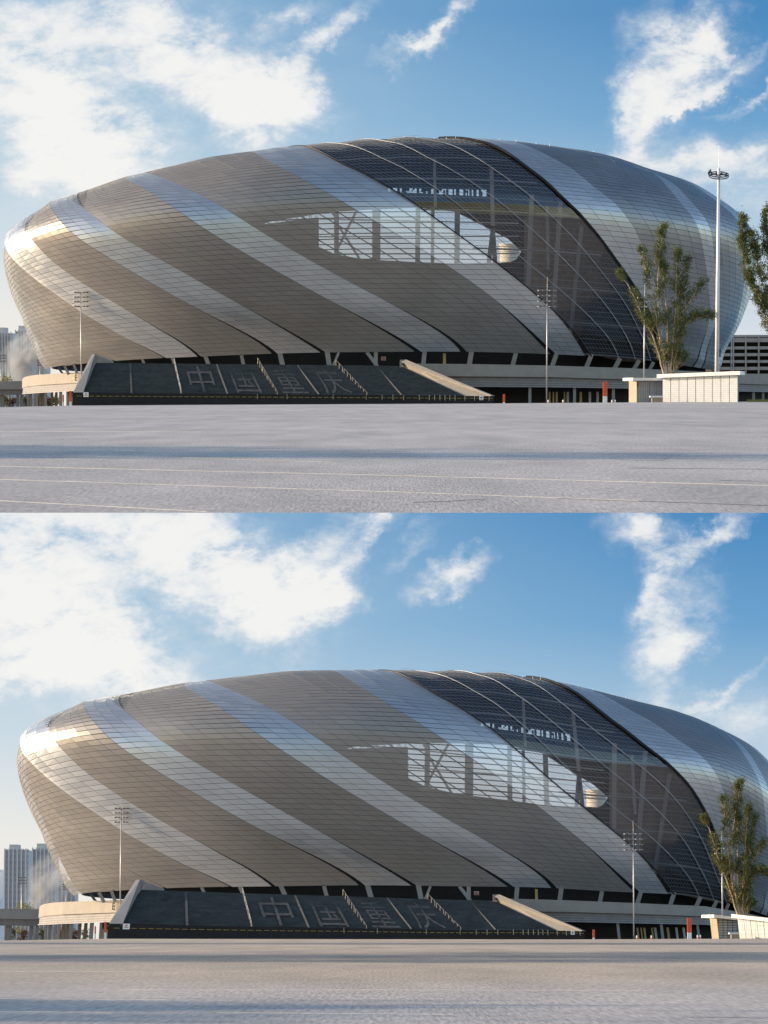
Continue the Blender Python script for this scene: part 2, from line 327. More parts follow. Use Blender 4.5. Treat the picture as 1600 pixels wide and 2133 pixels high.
    cc = n.new('ShaderNodeMix'); cc.data_type = 'RGBA'; cc.inputs['A'].default_value = (*s2l((222, 228, 234)), 1); cc.inputs['B'].default_value = (*s2l((249, 247, 243)), 1); l.new(cl.outputs[0], cc.inputs['Factor'])
    mix = n.new('ShaderNodeMix'); mix.data_type = 'RGBA'; l.new(fac.outputs[0], mix.inputs['Factor']); l.new(base.outputs['Result'], mix.inputs['A']); l.new(cc.outputs['Result'], mix.inputs['B'])
    l.new(mix.outputs['Result'], em.inputs[0]); em.inputs[1].default_value = 1.0/GAIN
    return m
BL_UP = [(150,190,520,330,35,.42),(420,60,420,160,10,.3),(60,170,330,125,50,.8),(170,300,240,110,48,.9),(40,250,200,170,0,.5),(300,70,330,85,20,.75),(430,130,230,80,32,.6),(545,165,105,85,0,1.0),(510,235,80,70,40,.8),(600,160,60,40,0,.7),
 (300,285,110,80,30,.5),(660,45,150,26,-50,.8),(590,12,90,25,-30,.6),(25,352,75,38,0,.9),(845,42,105,30,-28,1.1),(900,10,80,16,-30,.5),
 (1380,45,110,75,10,1.0),(1430,40,48,120,18,.8),(1360,130,110,75,-30,1.0),(1315,205,70,80,-10,1.0),(1300,275,42,60,15,.8),(1460,140,120,18,-38,.6),(1530,182,110,14,-26,.85),(1400,190,140,24,-28,.6),
 (1420,325,170,55,0,.85),(1585,292,80,50,0,.9),(1520,390,190,80,0,.6),(1280,320,120,30,0,.35)]
BL_LO = [(200,1260,560,330,35,.42),(500,1150,460,170,10,.3),(80,1240,330,150,46,.8),(190,1330,260,110,42,.85),(40,1310,200,160,0,.5),(330,1130,380,95,14,.8),(480,1200,260,95,28,.75),(640,1235,130,90,10,1.0),(590,1310,110,70,40,.8),(700,1270,80,55,0,.8),
 (310,1350,120,80,30,.5),(760,1095,130,40,-18,.85),(745,1150,130,22,-48,.8),(20,1402,100,42,0,.9),(962,1197,88,38,-22,1.15),(870,1140,90,20,-35,.4),
 (1320,1115,85,60,20,.85),(1365,1190,40,100,-14,.9),(1420,1150,60,30,-40,.5),(1500,1105,105,26,-38,.9),(1425,1270,85,100,12,1.05),(1385,1390,55,85,12,.95),(1545,1428,100,18,-26,.8),(1470,1330,70,40,-30,.6),
 (1540,1500,160,70,0,.8),(1420,1470,110,40,0,.4),(250,1390,200,50,0,.5)]
def sky(v, Y, ytop, ybot, y0, y1, blobs, seed, label):
    mb = MB(); g = pts(v, [(-2200, ytop), (3800, ytop), (3800, ybot), (-2200, ybot)], [Y]*4, True)
    mb.add(g, [(0, 3, 2, 1)]); o = mb.build(v, 'sky', sky_mat('sky_'+v.name, y0, y1, blobs, seed))
    ul = o.data.uv_layers.new(name='UVMap'); uvs = {0: (-2.2, ytop/1000), 1: (3.8, ytop/1000), 2: (3.8, ybot/1000), 3: (-2.2, ybot/1000)}
    for lp in o.data.loops: ul.data[lp.index].uv = uvs[lp.vertex_index]
    tag(o, label, kind='structure'); return o
sky(UP, 2500, -2600, 858, 0, 800, BL_UP, 1.7, 'blue sky with torn white clouds over the upper view')
sky(LO, 2600, 860, 1990, 1067, 1915, BL_LO, 5.2, 'blue sky with torn white clouds over the lower view')
# ------------------------------------------------------------------ ground
def ground(v, part=0):
    mb = MB()
    if v is UP:
        us = np.linspace(-0.145, 0.145, 41); y0 = CAM_H*F/(1067-v.hor)
        # front edge where the upper view ends
        ys = np.r_[np.geomspace(y0, 100, 20), np.linspace(104, 268, 42)]
        if part == 1: ys = np.geomspace(800, 1750, 24)
    else:
        us = np.r_[-8, -3, -1, -.4, np.linspace(-0.2, 0.2, 41), .4, 1, 3, 8]
        ys = np.r_[-400, -60, 2, np.geomspace(8, 100, 20), np.linspace(104, 260, 40), np.geomspace(275, 12000, 30)]
    V = []
    for k, y in enumerate(ys):
        for u in us:
            yy = max(y, 12.0) if v is LO else y
            x = u*yy if v is UP or abs(u) < 0.39 else u*max(yy, 60)
            if v is UP and k == 0 and part == 0:
                # exact depth of the bottom row of the view
                p = pt(v, 800+F*u, 1067, y, True); x, z = p[0], 0.0
            V.append((x, y, ground_z(v, x, y) if y > 20 else 0.0))
    n = len(us); Fs = [(i*n+j, i*n+j+1, (i+1)*n+j+1, (i+1)*n+j) for i in range(len(ys)-1) for j in range(n-1)]
    mb.add(V, Fs)
    nm = 'stadium_forecourt' if part else 'plaza'
    me = mb.mesh(v, nm, M['plaza'], True); o = nobj(nm, me); o.matrix_world = v.M
    tag(o, f'{"lower lying ground the stadium stands on" if part else "wide pale asphalt plaza in front of the stadium"}, {v.name} view', kind='structure'); return o
def on_ground(v, px, py, dz):
    """photograph point -> point on the flat near plaza"""
    y = CAM_H*F/(py-v.hor); p = pt(v, px, py, y, True)
    return (p[0], p[1], dz)
def streak(v, parent, name, mat, P, wid, z):
    for k in range(len(P)-1):
        mb = MB(); a = on_ground(v, *P[k], z); b = on_ground(v, *P[k+1], z); N = 10
        for i in range(N):
            t0, t1 = i/N, (i+1)/N; j0 = wid*(0.8+0.4*rnd.random())
            A = [a[q]+(b[q]-a[q])*t0 for q in (0, 1)]; B = [a[q]+(b[q]-a[q])*t1 for q in (0, 1)]
            mb.quad((A[0], A[1]-j0, z), (B[0], B[1]-j0, z), (B[0], B[1]+j0, z), (A[0], A[1]+j0, z))
        mb.build(v, name, mat, parent)
PLZ = {}
for v in VIEWS: PLZ[v] = ground(v)
ground(UP, 1)
streak(UP, PLZ[UP], 'painted_line', M['line'], [(-20, 970), (800, 989), (1620, 1011)], 0.075, 0.0006)
streak(UP, PLZ[UP], 'painted_line', M['line'], [(-20, 997), (800, 1023), (1330, 1042)], 0.055, 0.0006)
streak(UP, PLZ[UP], 'painted_line', M['line'], [(-20, 1041), (430, 1065)], 0.05, 0.0006)
streak(UP, PLZ[UP], 'painted_line', M['line'], [(380, 953), (700, 962)], 0.06, 0.0006)
streak(UP, PLZ[UP], 'painted_line', M['line'], [(-20, 935), (280, 937)], 0.07, 0.0006)
streak(UP, PLZ[UP], 'painted_line', M['line'], [(-20, 898), (420, 899)], 0.14, 0.0006)
streak(UP, PLZ[UP], 'crack', M['crack'], [(1160, 1037), (1300, 1042), (1620, 1053)], 0.03, 0.0009)
streak(UP, PLZ[UP], 'crack', M['crack'], [(1310, 974), (1620, 977)], 0.05, 0.0009)
def wander(v, P, seed):
    r_ = random.Random(seed); o = [P[0]]
    for a, b in zip(P[:-1], P[1:]):
        for i in range(1, 9): o.append((a[0]+(b[0]-a[0])*i/8, a[1]+(b[1]-a[1])*i/8+r_.uniform(-.9, .9)))
    return o
for k_, (v, P) in enumerate(((UP, [(1270, 951), (1290, 957), (1378, 959)]), (UP, [(1378, 959), (1395, 952)]), (UP, [(20, 966), (110, 953), (190, 949)]), (UP, [(860, 1046), (1010, 1040)]), (UP, [(1500, 1000), (1600, 1003)]), (LO, [(0, 2122), (90, 2110), (230, 2094), (310, 2081)]), (LO, [(1240, 2030), (1420, 2026)]), (LO, [(640, 2044), (760, 2031)]), (LO, [(1430, 2117), (1600, 2119)]))):
    mb = MB(); W = wander(v, P, k_)
    for a, b in zip(W[:-1], W[1:]):
        p, q = on_ground(v, *a, .0008), on_ground(v, *b, .0008); mb.quad((p[0], p[1]-.03, p[2]), (q[0], q[1]-.03, q[2]), (q[0], q[1]+.03, q[2]), (p[0], p[1]+.03, p[2]))
    mb.build(v, 'crack', M['crack'], PLZ[v])
streak(LO, PLZ[LO], 'painted_line', M['line'], [(-20, 2079), (345, 2081)], 0.06, 0.0006)
streak(LO, PLZ[LO], 'painted_line', M['line'], [(-20, 2105), (230, 2107)], 0.06, 0.0006)
streak(LO, PLZ[LO], 'painted_line', M['line'], [(450, 2108), (800, 2110), (945, 2112)], 0.055, 0.0006)
streak(LO, PLZ[LO], 'painted_line', M['line'], [(250, 2061), (800, 2061), (1350, 2062)], 0.06, 0.0006)
streak(LO, PLZ[LO], 'painted_line', M['line'], [(1135, 2084), (1180, 2084)], 0.06, 0.0006)
streak(LO, PLZ[LO], 'painted_line', M['line'], [(-20, 2023), (300, 2023)], 0.1, 0.0006)
streak(LO, PLZ[LO], 'painted_line', M['line'], [(470, 2023), (497, 2023)], 0.1, 0.0006)
# ------------------------------------------------------------------ stadium surface
FR, YOFF, HR = 1500.0, 750.0, 818.0
SP = dict(Xc=3.7179, Yc=263.7536, A=126.931, B=115.1671, psi=0.5221, Z0=8.5429, Zt=63.3636, c1=4.9303, s1=-2.3927, c2=0.3401, ne=1.9791, r0=0.9006, zb=0.5644, rt=0.6564)
def profile():
    r0, zb, rt = SP['r0'], SP['zb'], SP['rt']
    q = np.array([(r0, 0), (r0+(1-r0)*.62, zb*.45), (1, zb), (rt+(1-rt)*.72, zb+(1-zb)*.62), (rt+(1-rt)*.3, zb+(1-zb)*.92), (rt, 1.0), (rt-.14, 1.03)])
    t = np.linspace(0, len(q)-1, 400); i = np.clip(t.astype(int), 0, len(q)-2); u = (t-i)[:, None]
    g = lambda k: q[np.clip(k, 0, len(q)-1)]
    c = .5*((2*g(i))+(-g(i-1)+g(i+1))*u+(2*g(i-1)-5*g(i)+4*g(i+1)-g(i+2))*u*u+(-g(i-1)+3*g(i)-3*g(i+1)+g(i+2))*u**3)
    s = np.r_[0, np.cumsum(np.hypot(*(np.diff(c, axis=0)*[130, 60]).T))]; s /= s[-1]
    return s, c
_ps, _pc = profile()
def surf_raw(th, v):
    rho = np.interp(v, _ps, _pc[:, 0]); ze = np.interp(v, _ps, _pc[:, 1])
    c, s = np.cos(th), np.sin(th); e = 2/SP['ne']
    x = SP['A']*np.sign(c)*abs(c)**e*rho; y = SP['B']*np.sign(s)*abs(s)**e*rho
    X = SP['Xc']+x*math.cos(SP['psi'])-y*math.sin(SP['psi']); Y = SP['Yc']+x*math.sin(SP['psi'])+y*math.cos(SP['psi'])
    top = SP['Zt']+SP['c1']*c+SP['s1']*s+SP['c2']*np.cos(2*th)
    Z = SP['Z0']+(top-SP['Z0'])*ze
    px, py = 800+FR*X/Y, HR-FR*Z/Y
    if BOTDY is not None: py = py+np.interp(px, BOTX, BOTDY)*np.clip(1-np.asarray(v)/0.36, 0, 1)**1.3
    return px, py, Y
BOT = np.array([(105,766),(135,763),(172,756),(236,751),(344,746),(412,743),(540,737.5),(578,736.5),(675,734),(875,732.5),(969,732.5),(1040,734),(1157,738),(1232,742),(1337,749),(1412,759),(1484,772)], float)
BOTDY = None
_tb = np.linspace(R(-205), R(-30), 600); _bx, _by, _bY = surf_raw(_tb, np.zeros(600)); _m = np.gradient(_bx) > 0
BOTX = np.linspace(105, 1484, 80); _d = np.interp(BOTX, BOT[:, 0], BOT[:, 1])-np.interp(BOTX, _bx[_m], _by[_m]); BOTDY = np.convolve(np.r_[[_d[0]]*3, _d, [_d[-1]]*3], np.ones(7)/7, 'valid')
OUT = np.array([(13.5,489),(16,478),(45,454),(80,433),(108,417),(118,413),(190,390),(265,366),(371,341),(489,319),(540,312),(618,304),(702,298),(804,291),(905,288),(949,286),(1000,288),(1060,291),(1120,298),(1187,307),(1262,317),(1337,343),(1375,357),(1442,375),(1499,412),(1547,444),(1570,485),(1578,530),(1575,579),(1562,627),(1544,672),(1525,706),(1495,751),(1484,772),(1412,759),(1337,749),(1232,742),(1157,738),(1040,734),(969,732.5),(875,732.5),(675,734),(578,737.5),(540,737.5),(412,743),(344,746),(236,751),(172,756),(135,763),(105,766),(78,739),(61,709),(47,672),(30,628),(17,584),(12,540)], float)
CC = np.array([790., 560.])
_a = np.arctan2(-(OUT[:, 1]-CC[1]), OUT[:, 0]-CC[0]); _r = np.hypot(*(OUT-CC).T); _o = np.argsort(_a); _a = _a[_o]; _r = _r[_o]
BINS = np.linspace(-np.pi, np.pi, 361); RT = np.interp(BINS, np.r_[_a-2*np.pi, _a, _a+2*np.pi], np.r_[_r, _r, _r])
_th = np.linspace(-np.pi, np.pi, 1441); _vv = np.linspace(0, 1, 120)
_T, _V = np.meshgrid(_th, _vv, indexing='ij'); _x, _y, _Y = surf_raw(_T, _V)
_sa = np.gradient(_x, axis=0)*np.gradient(_y, axis=1)-np.gradient(_y, axis=0)*np.gradient(_x, axis=1)
FRONT = _sa*np.sign(_sa[np.argmin(abs(_th+np.pi/2)), 40]) > 0
_aa = np.arctan2(-(_y-CC[1]), _x-CC[0])[FRONT]; _rr = np.hypot(_x-CC[0], _y-CC[1])[FRONT]
RM = np.zeros(361); np.maximum.at(RM, np.clip(((_aa+np.pi)/(2*np.pi)*360).round().astype(int), 0, 360), _rr); RM[0] = RM[360] = max(RM[0], RM[360])
for _k in range(361):
    if RM[_k] == 0: RM[_k] = RM[_k-1]
RM = np.convolve(np.r_[RM[-4:-1], RM, RM[1:4]], np.ones(7)/7, 'valid')
_rat = RT/RM; _bot = (BINS > math.atan2(-206, -685)) & (BINS < math.atan2(-212, 694)); _rat[_bot] = 1.0
_rat = np.convolve(np.r_[_rat[-4:-1], _rat, _rat[1:4]], [.05, .1, .2, .3, .2, .1, .05], 'valid')
def fitwarp(x, y):
    a = np.arctan2(-(y-CC[1]), x-CC[0]); r = np.hypot(x-CC[0], y-CC[1]); Rm = np.interp(a, BINS, RM)
    f = 1+(np.interp(a, BINS, _rat)-1)*np.clip(r/Rm, 0, 1.2)**3
    return CC[0]+(x-CC[0])*f, CC[1]+(y-CC[1])*f
def surf_px(th, v):
    x, y, Y = surf_raw(th, v); x, y = fitwarp(x, y); return x, y, Y+YOFF
_wx, _wy = fitwarp(_x, _y)
_fx, _fy, _ft, _fv = _wx[FRONT], _wy[FRONT], _T[FRONT], _V[FRONT]
def invert(px, py):
    d = (_fx-px)**2+(_fy-py)**2; j = np.argsort(d)[:6]; wgt = 1/(d[j]+0.5)
    th = np.arctan2((np.sin(_ft[j])*wgt).sum(), (np.cos(_ft[j])*wgt).sum())
    return th, (_fv[j]*wgt).sum()/wgt.sum()
BD = {
 'B1':[(15,506),(44,547),(98,597.5),(145,631),(189,660),(236,685),(290,716),(344,746)],
 'B2':[(78,516),(111,547),(162,586),(216,619.5),(287,658),(337.5,689),(418,741)],
 'B3':[(108,422),(111,442),(135,466),(175.5,500),(236,540),(287,572),(358,611),(439,656.5),(540,710.5),(578,736)],
 'B4':[(172,429),(202.5,459),(256.5,493),(304,527),(371,564),(439,601),(500,633),(550,662),(611,695),(679,732)],
 'B5':[(265,366),(290,388),(337.5,422),(398,456),(452,489.5),(506,520),(551,548.5),(601,579),(669,618),(736,651.5),(787,675),(837.5,705.5),(875,731)],
 'B6':[(337,368),(415,402),(483,446),(500,452),(551,489.5),(601,516.5),(652,550),(702.5,570.5),(770,611),(837.5,645),(868,658),(922,692),(972.5,731)],
 'B7':[(520,317),(567.5,341),(628,378),(662,392),(702.5,415),(750,439),(790,466),(837.5,496),(922,543.5),(972.5,577),(1000,605),(1049,642.5),(1094,676),(1124,702.5),(1157,738)],
 'B8':[(628,304.5),(669,316),(719,341),(777,375),(837.5,405),(888,439),(949,483),(989,513),(1040,550),(1082.5,586),(1124,620),(1161,654),(1202.5,699),(1232.5,740)],
 'M1':[(697,299),(743,307),(794,327.5),(848,354.5),(898,385),(939,415),(989,456),(1040,496),(1112.5,556),(1157.5,597.5),(1210,642.5),(1262,695),(1289,744)],
 'M2':[(787,292),(837.5,304),(888,324),(939,351),(989,385),(1040,424),(1105,470),(1169,534),(1225,594),(1270,646),(1307,706),(1324,747)],
 'M3':[(878,288.7),(932,300),(983,324),(1040,358),(1112.5,417.5),(1169,470),(1225,530),(1270,586),(1307,639),(1337.5,699),(1356,751)],
 'B9':[(1000,295.6),(1037.5,309),(1082.5,335),(1127.5,372.5),(1180,417.5),(1225,466),(1270,522.5),(1311,579),(1345,635),(1367.5,691),(1379,751)],
 'B10':[(1131,324),(1187,342),(1232,380),(1285,432),(1319,485),(1349,545),(1375,616),(1394,691),(1401,759)],
 'B11':[(1375,372),(1405,402),(1431,440),(1454,485),(1469,537),(1478,597),(1478,654),(1465,710),(1446,764)],
 'B12':[(1412,391),(1450,429),(1472,470),(1487,515),(1495,560),(1491,635),(1480,710),(1463,768)],
 'B13':[(1530,452),(1548,500),(1553,560),(1545,620),(1525,690),(1490,764)]}
VMAX = 0.66
def bcurve(P):
    tv = [invert(*p) for p in P]; th = np.unwrap([a for a, b in tv]); vv = np.array([b for a, b in tv])
    th = np.where(th > 0, th-2*np.pi, th); vv[-1] = 0.0
    o = np.argsort(vv); vv, th = vv[o], th[o]
    deg = 5 if len(vv) > 9 else 3
    g = np.linspace(0, VMAX, 67); hi = vv.max()
    c = np.polyfit(vv, th, deg); y = np.polyval(c, np.minimum(g, hi))
    sl = (np.polyval(c, hi)-np.polyval(c, hi-0.06))/0.06
    return g, y+np.clip(g-hi, 0, None)*sl
BC = {k: bcurve(p) for k, p in BD.items()}
def shifted(k, d): return (BC[k][0], BC[k][1]+R(d))
# strips from the far left round to the far right: (left curve, right curve, material, panels across)
BC['Z0'] = shifted('B1', -22); BC['Z1'] = shifted('B1', -9); BC['Z2'] = shifted('B1', -38)
BC['Z3'] = shifted('B13', 9); BC['Z4'] = shifted('B13', 28); BC['Z5'] = shifted('B13', 48)
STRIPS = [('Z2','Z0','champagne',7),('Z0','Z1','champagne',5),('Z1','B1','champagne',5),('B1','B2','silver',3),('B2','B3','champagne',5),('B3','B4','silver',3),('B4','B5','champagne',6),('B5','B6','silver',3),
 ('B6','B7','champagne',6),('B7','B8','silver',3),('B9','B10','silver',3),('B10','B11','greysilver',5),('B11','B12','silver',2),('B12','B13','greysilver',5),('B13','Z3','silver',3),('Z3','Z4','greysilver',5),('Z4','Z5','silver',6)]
GLASS = ['B8', 'M1', 'M2', 'M3', 'B9']
NROW = 62; DV = VMAX/NROW
def strip_quads(l, r, ncol, nrow, gx, gv, slot):
    """corner parameters of every panel: arrays th, v of shape (n, 4) counter-clockwise from lower left"""
    TH, VV, U = [], [], []
    fl = lambda v: np.interp(v, *BC[l])
    fr = lambda v: np.interp(v, *BC[r])-R(slot*.8)*max(0.0, 1-v/0.125)**1.1
    dv = VMAX/nrow
    for j in range(nrow):
        v0, v1 = (j+gv)*dv, (j+1-gv)*dv; L0, L1, R0, R1 = fl(v0), fl(v1), fr(v0), fr(v1)
        sh = 0.5*(j % 2) if ncol > 2 else 0.0
        cuts = list(np.arange(0, ncol+1)/ncol)
        for k in range(ncol):
            t0, t1 = cuts[k]+gx/ncol, cuts[k+1]-gx/ncol
            TH.append((L0+(R0-L0)*t0, L0+(R0-L0)*t1, L1+(R1-L1)*t1, L1+(R1-L1)*t0)); VV.append((v0, v0, v1, v1)); U.append((t0, t1, t1, t0))
    return np.array(TH), np.array(VV), np.array(U)
def surf3(v, th, vv):
    x, y, Y = surf_px(th.ravel(), vv.ravel()); return pts(v, np.c_[x, y], Y).reshape(th.shape+(3,)), np.c_[x, y].reshape(th.shape+(2,))
def normals(C):
    n = np.cross(C[:, 1]-C[:, 0], C[:, 3]-C[:, 0]); n /= np.linalg.norm(n, axis=1, keepdims=True)+1e-9
    flip = (n[:, 0]*(C[:, 0, 0]-0)+n[:, 1]*(C[:, 0, 1]-(SP['Yc']+YOFF))) < 0   # outward: away from the plan centre
    n[flip] *= -1
    return n
nrng = np.random.default_rng(3)
def panel_geo(C, N, fl):
    """sheet with folded edges"""
    B = C-N[None]*fl
    return np.r_[C, B], [(0, 1, 2, 3), (0, 4, 5, 1), (1, 5, 6, 2), (2, 6, 7, 3), (3, 7, 4, 0)]
def ring_depth(px, vv=0.02):
    """depth of the front of the surface near its lower edge at photograph column px"""
    th = np.linspace(R(-200), R(-40), 400); x, y, Y = surf_px(th, np.full(400, vv)); o = np.argsort(x)
    return np.interp(px, x[o], Y[o])
def polyslab(mb, v, P, Y, thick, mi=0):
    """closed outline in the photograph, at depth Y (one value or one each), made thick away from the viewer"""
    n = len(P); Y = np.broadcast_to(np.asarray(Y, float), (n,)); a = pts(v, P, Y); b = a+np.array([0, thick, 0])
    mb.add(np.r_[a, b], [tuple(range(n)), tuple(range(2*n-1, n-1, -1))]+[(i, n+i, n+(i+1) % n, (i+1) % n) for i in range(n)], mi)
def bar(mb, v, p, q, Y0, Y1, wpx, depth, mi=0):
    """straight member between two photograph points, wpx wide in the photograph"""
    a, b = np.array(p, float), np.array(q, float); d = b-a; d /= np.linalg.norm(d); s = np.array([-d[1], d[0]])*wpx/2
    f = pts(v, [a-s, a+s, b+s, b-s], [Y0, Y0, Y1, Y1]); bk = f+np.array([0, depth, 0])
    mb.hexa(np.r_[f, bk], mi)
def ribbon(mb, v, px, yt, yb, Y, thick, mi=0):
    """upright band along a curve; returns nothing"""
    t = pts(v, np.c_[px, yt], Y); b = pts(v, np.c_[px, yb], Y); k = len(px); o = np.array([0, thick, 0.])
    V = np.r_[b, t, t+o, b+o]; Fs = []
    for i in range(k-1):
        for lay in range(4): 
            a0, a1 = lay*k+i, ((lay+1) % 4)*k+i
            Fs.append((a0, a0+1, a1+1, a1))
    Fs += [(0, k, 2*k, 3*k), (k-1, 4*k-1, 3*k-1, 2*k-1)]
    mb.add(V, Fs, mi)
def stadium(v):
    base = pt(v, 800, 780, 1010); st = thing(v, 'stadium', (base[0], base[1], ground_z(v, 0, 1010)), f'huge egg-shaped metal stadium with twisting silver and bronze bands, {v.name} view', 'stadium', 'stadium views')
    mats = [M['silver'], M['champagne'], M['greysilver'], M['edge'], M['glass']]
    mi = {'silver': 0, 'champagne': 1, 'greysilver': 2}
    allC, allN, allM, area = [], [], [], []
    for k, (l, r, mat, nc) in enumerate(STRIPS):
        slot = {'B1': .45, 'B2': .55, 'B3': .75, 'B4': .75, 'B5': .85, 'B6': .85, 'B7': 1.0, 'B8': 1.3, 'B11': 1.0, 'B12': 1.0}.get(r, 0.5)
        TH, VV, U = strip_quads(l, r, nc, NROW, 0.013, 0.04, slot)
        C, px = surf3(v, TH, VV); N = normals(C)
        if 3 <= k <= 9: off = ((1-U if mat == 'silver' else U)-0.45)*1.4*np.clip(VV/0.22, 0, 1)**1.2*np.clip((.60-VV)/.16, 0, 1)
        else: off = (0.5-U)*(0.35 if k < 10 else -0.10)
        C = C+N[:, None, :]*off[..., None]                       # pleated strips
        C[:, :2] += N[:, None, :]*0.03                                     # shingled courses
        C += N[:, None, :]*nrng.normal(0, 0.0035, (len(C), 4))[..., None]
        a = 0.5*((px[:, 2, 0]-px[:, 0, 0])*(px[:, 3, 1]-px[:, 1, 1])-(px[:, 3, 0]-px[:, 1, 0])*(px[:, 2, 1]-px[:, 0, 1]))
        wid = np.hypot(*(px[:, 1]-px[:, 0]).T); vis = (N[:, 1] < -0.05)
        allC.append(C); allN.append(N); allM += [mi[mat]]*len(C); area.append(np.abs(a)*vis)
    C = np.concatenate(allC); N = np.concatenate(allN); area = np.concatenate(area); allM = np.array(allM)
    single = set(np.argsort(-area)[:300].tolist())
    rest = MB()
    for i in range(len(C)):
        V, Fs = panel_geo(C[i], N[i], 0.16)
        if i in single:
            mb = MB(); mb.add(V, Fs, 0); mb.build(v, 'panel', [mats[allM[i]]], st)
        else: rest.add(V, Fs, int(allM[i]))
    o = rest.build(v, 'panel_cladding', mats, st); o['kind'] = 'stuff'
    # steel subframe standing behind the joints
    mb = MB()
    for k, (l, r, mat, nc) in enumerate(STRIPS):
        if k in (0, 16): continue
        s_ = np.linspace(0, 1, nc+1)
        for j in range(0, NROW+1):
            vq = [max(0, (j-.10)*DV), (j+.10)*DV]; T = np.array([[np.interp(q, *BC[l])*(1-u)+(np.interp(q, *BC[r])-R(.8)*max(0, 1-q/.15))*u for u in s_] for q in vq]); Vq = np.array([[q]*(nc+1) for q in vq])
            p3, _ = surf3(v, T, Vq); p3[..., 1] += 1.0 if 3 <= k <= 9 else 0.3; a_, b_ = p3
            mb.add(np.r_[a_, b_], [(i, i+1, nc+2+i, nc+1+i) for i in range(nc)])
        g = np.linspace(0, VMAX, 40)
        for u in s_:
            e = .05/nc; T = np.array([np.interp(g, *BC[l])*(1-w_)+(np.interp(g, *BC[r])-R(.8)*np.clip(1-g/.15, 0, 1))*w_ for w_ in (max(u-e, .002), min(u+e, .998))]); p3, _ = surf3(v, T, np.array([g, g])); p3[..., 1] += 1.05 if 3 <= k <= 9 else 0.34
            mb.add(np.r_[p3[0], p3[1]], [(i, i+1, 41+i, 40+i) for i in range(39)])
    mb.build(v, 'steel_subframe', M['steeldark'], st)
    # near-black shells added in the rounded ends, blocking sky seen through the skin
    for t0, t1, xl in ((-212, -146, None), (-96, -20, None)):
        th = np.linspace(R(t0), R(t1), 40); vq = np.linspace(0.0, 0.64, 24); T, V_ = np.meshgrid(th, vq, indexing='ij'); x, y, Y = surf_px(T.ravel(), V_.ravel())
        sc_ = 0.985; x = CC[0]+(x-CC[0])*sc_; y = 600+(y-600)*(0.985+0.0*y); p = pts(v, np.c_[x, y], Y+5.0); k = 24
        mb = MB(); mb.add(p, [(i*k+j, i*k+j+1, (i+1)*k+j+1, (i+1)*k+j) for i in range(39) for j in range(k-1)]); mb.build(v, 'blocker_shell', M['dark'], st)
    # glass band
    GC, GN, GA = [], [], []
    for l, r in zip(GLASS[:-1], GLASS[1:]):
        TH, VV, U = strip_quads(l, r, 3, 30, 0.012, 0.02, 1.2 if r == 'M1' and False else 0.0)
        C_, px = surf3(v, TH, VV); N_ = normals(C_); C_ = C_-N_[:, None, :]*0.5
        a = np.abs(0.5*((px[:, 2, 0]-px[:, 0, 0])*(px[:, 3, 1]-px[:, 1, 1])-(px[:, 3, 0]-px[:, 1, 0])*(px[:, 2, 1]-px[:, 0, 1])))*(N_[:, 1] < 0)
        GC.append(C_); GN.append(N_); GA.append(a)
    GC = np.concatenate(GC); GA = np.concatenate(GA); big = set(np.argsort(-GA)[:300].tolist()); rest = MB()
    for i in range(len(GC)):
        if i in big: mb = MB(); mb.add(GC[i], [(0, 1, 2, 3)]); mb.build(v, 'pane', M['glass'], st)
        else: rest.add(GC[i], [(0, 1, 2, 3)])
    if rest.v: rest.build(v, 'small_panes', M['glass'], st)['kind'] = 'stuff'
    # mullions of the glass band
    for nm, rad, mt, off in (('B8', .18, 'blackmetal', .1), ('M1', .10, 'mullion', .1), ('M2', .10, 'mullion', .1), ('M3', .10, 'mullion', .1), ('B9', .34, 'blackmetal', .15)):
        g, y = BC[nm]; Cq = np.stack([y, y+R(.3), y+R(.3), y], 1); Vq = np.stack([g, g, np.minimum(g+.004, .7), np.minimum(g+.004, .7)], 1)
        p3, _ = surf3(v, Cq, Vq); nn = normals(p3); mb = MB(); mb.tube((p3[:, 0]+nn*off)[::2], rad, 6); mb.build(v, 'mullion', M[mt], st)
    # steel behind the glass: rails and rafters
    mb = MB()
    for vi, vv in enumerate(np.arange(0.011, 0.61, 0.011)):
        th = np.linspace(np.interp(vv, *BC['B8'])+.005, np.interp(vv, *BC['B9'])-.005, 14)
        p3, _ = surf3(v, th[:, None].repeat(4, 1), np.full((14, 4), vv)); cen = np.array([SP['Xc'], SP['Yc']+YOFF, 0])
        d = cen-p3[:, 0]; d[:, 2] = 0; d /= np.linalg.norm(d, axis=1, keepdims=True); mb.tube(p3[:, 0]+d*1.2, 0.055 if vi % 3 else 0.10, 4)
        if vi % 7 == 0: mb.tube(p3[:, 0]+d*4.0+np.array([0, 0, -.6]), 0.26, 4)
    for l, r in zip(GLASS[:-1], GLASS[1:]):
        for t in (0.11, .22, 0.33, .44, .56, 0.66, .78, .89):
            g = np.linspace(0.01, 0.6, 20); th = np.interp(g, *BC[l])*(1-t)+np.interp(g, *BC[r])*t
            p3, _ = surf3(v, th[:, None].repeat(4, 1), g[:, None].repeat(4, 1)); d = np.array([SP['Xc'], SP['Yc']+YOFF, 0])-p3[:, 0]; d[:, 2] = 0; d /= np.linalg.norm(d, axis=1, keepdims=True)
            mb.tube(p3[:, 0]+d*0.9, 0.04, 4)
    mb.build(v, 'steel_frame', M['steel'], st)
    # roof closing the top, all the way round
    th = np.linspace(R(-205), R(-25), 97); vv = np.r_[VMAX+.002, np.linspace(.70, 1, 7)]; T, V_ = np.meshgrid(th, vv, indexing='ij')
    x, y, Y = surf_px(T.ravel(), V_.ravel()); p = pts(v, np.c_[x, y], Y); k = len(vv); mb = MB()
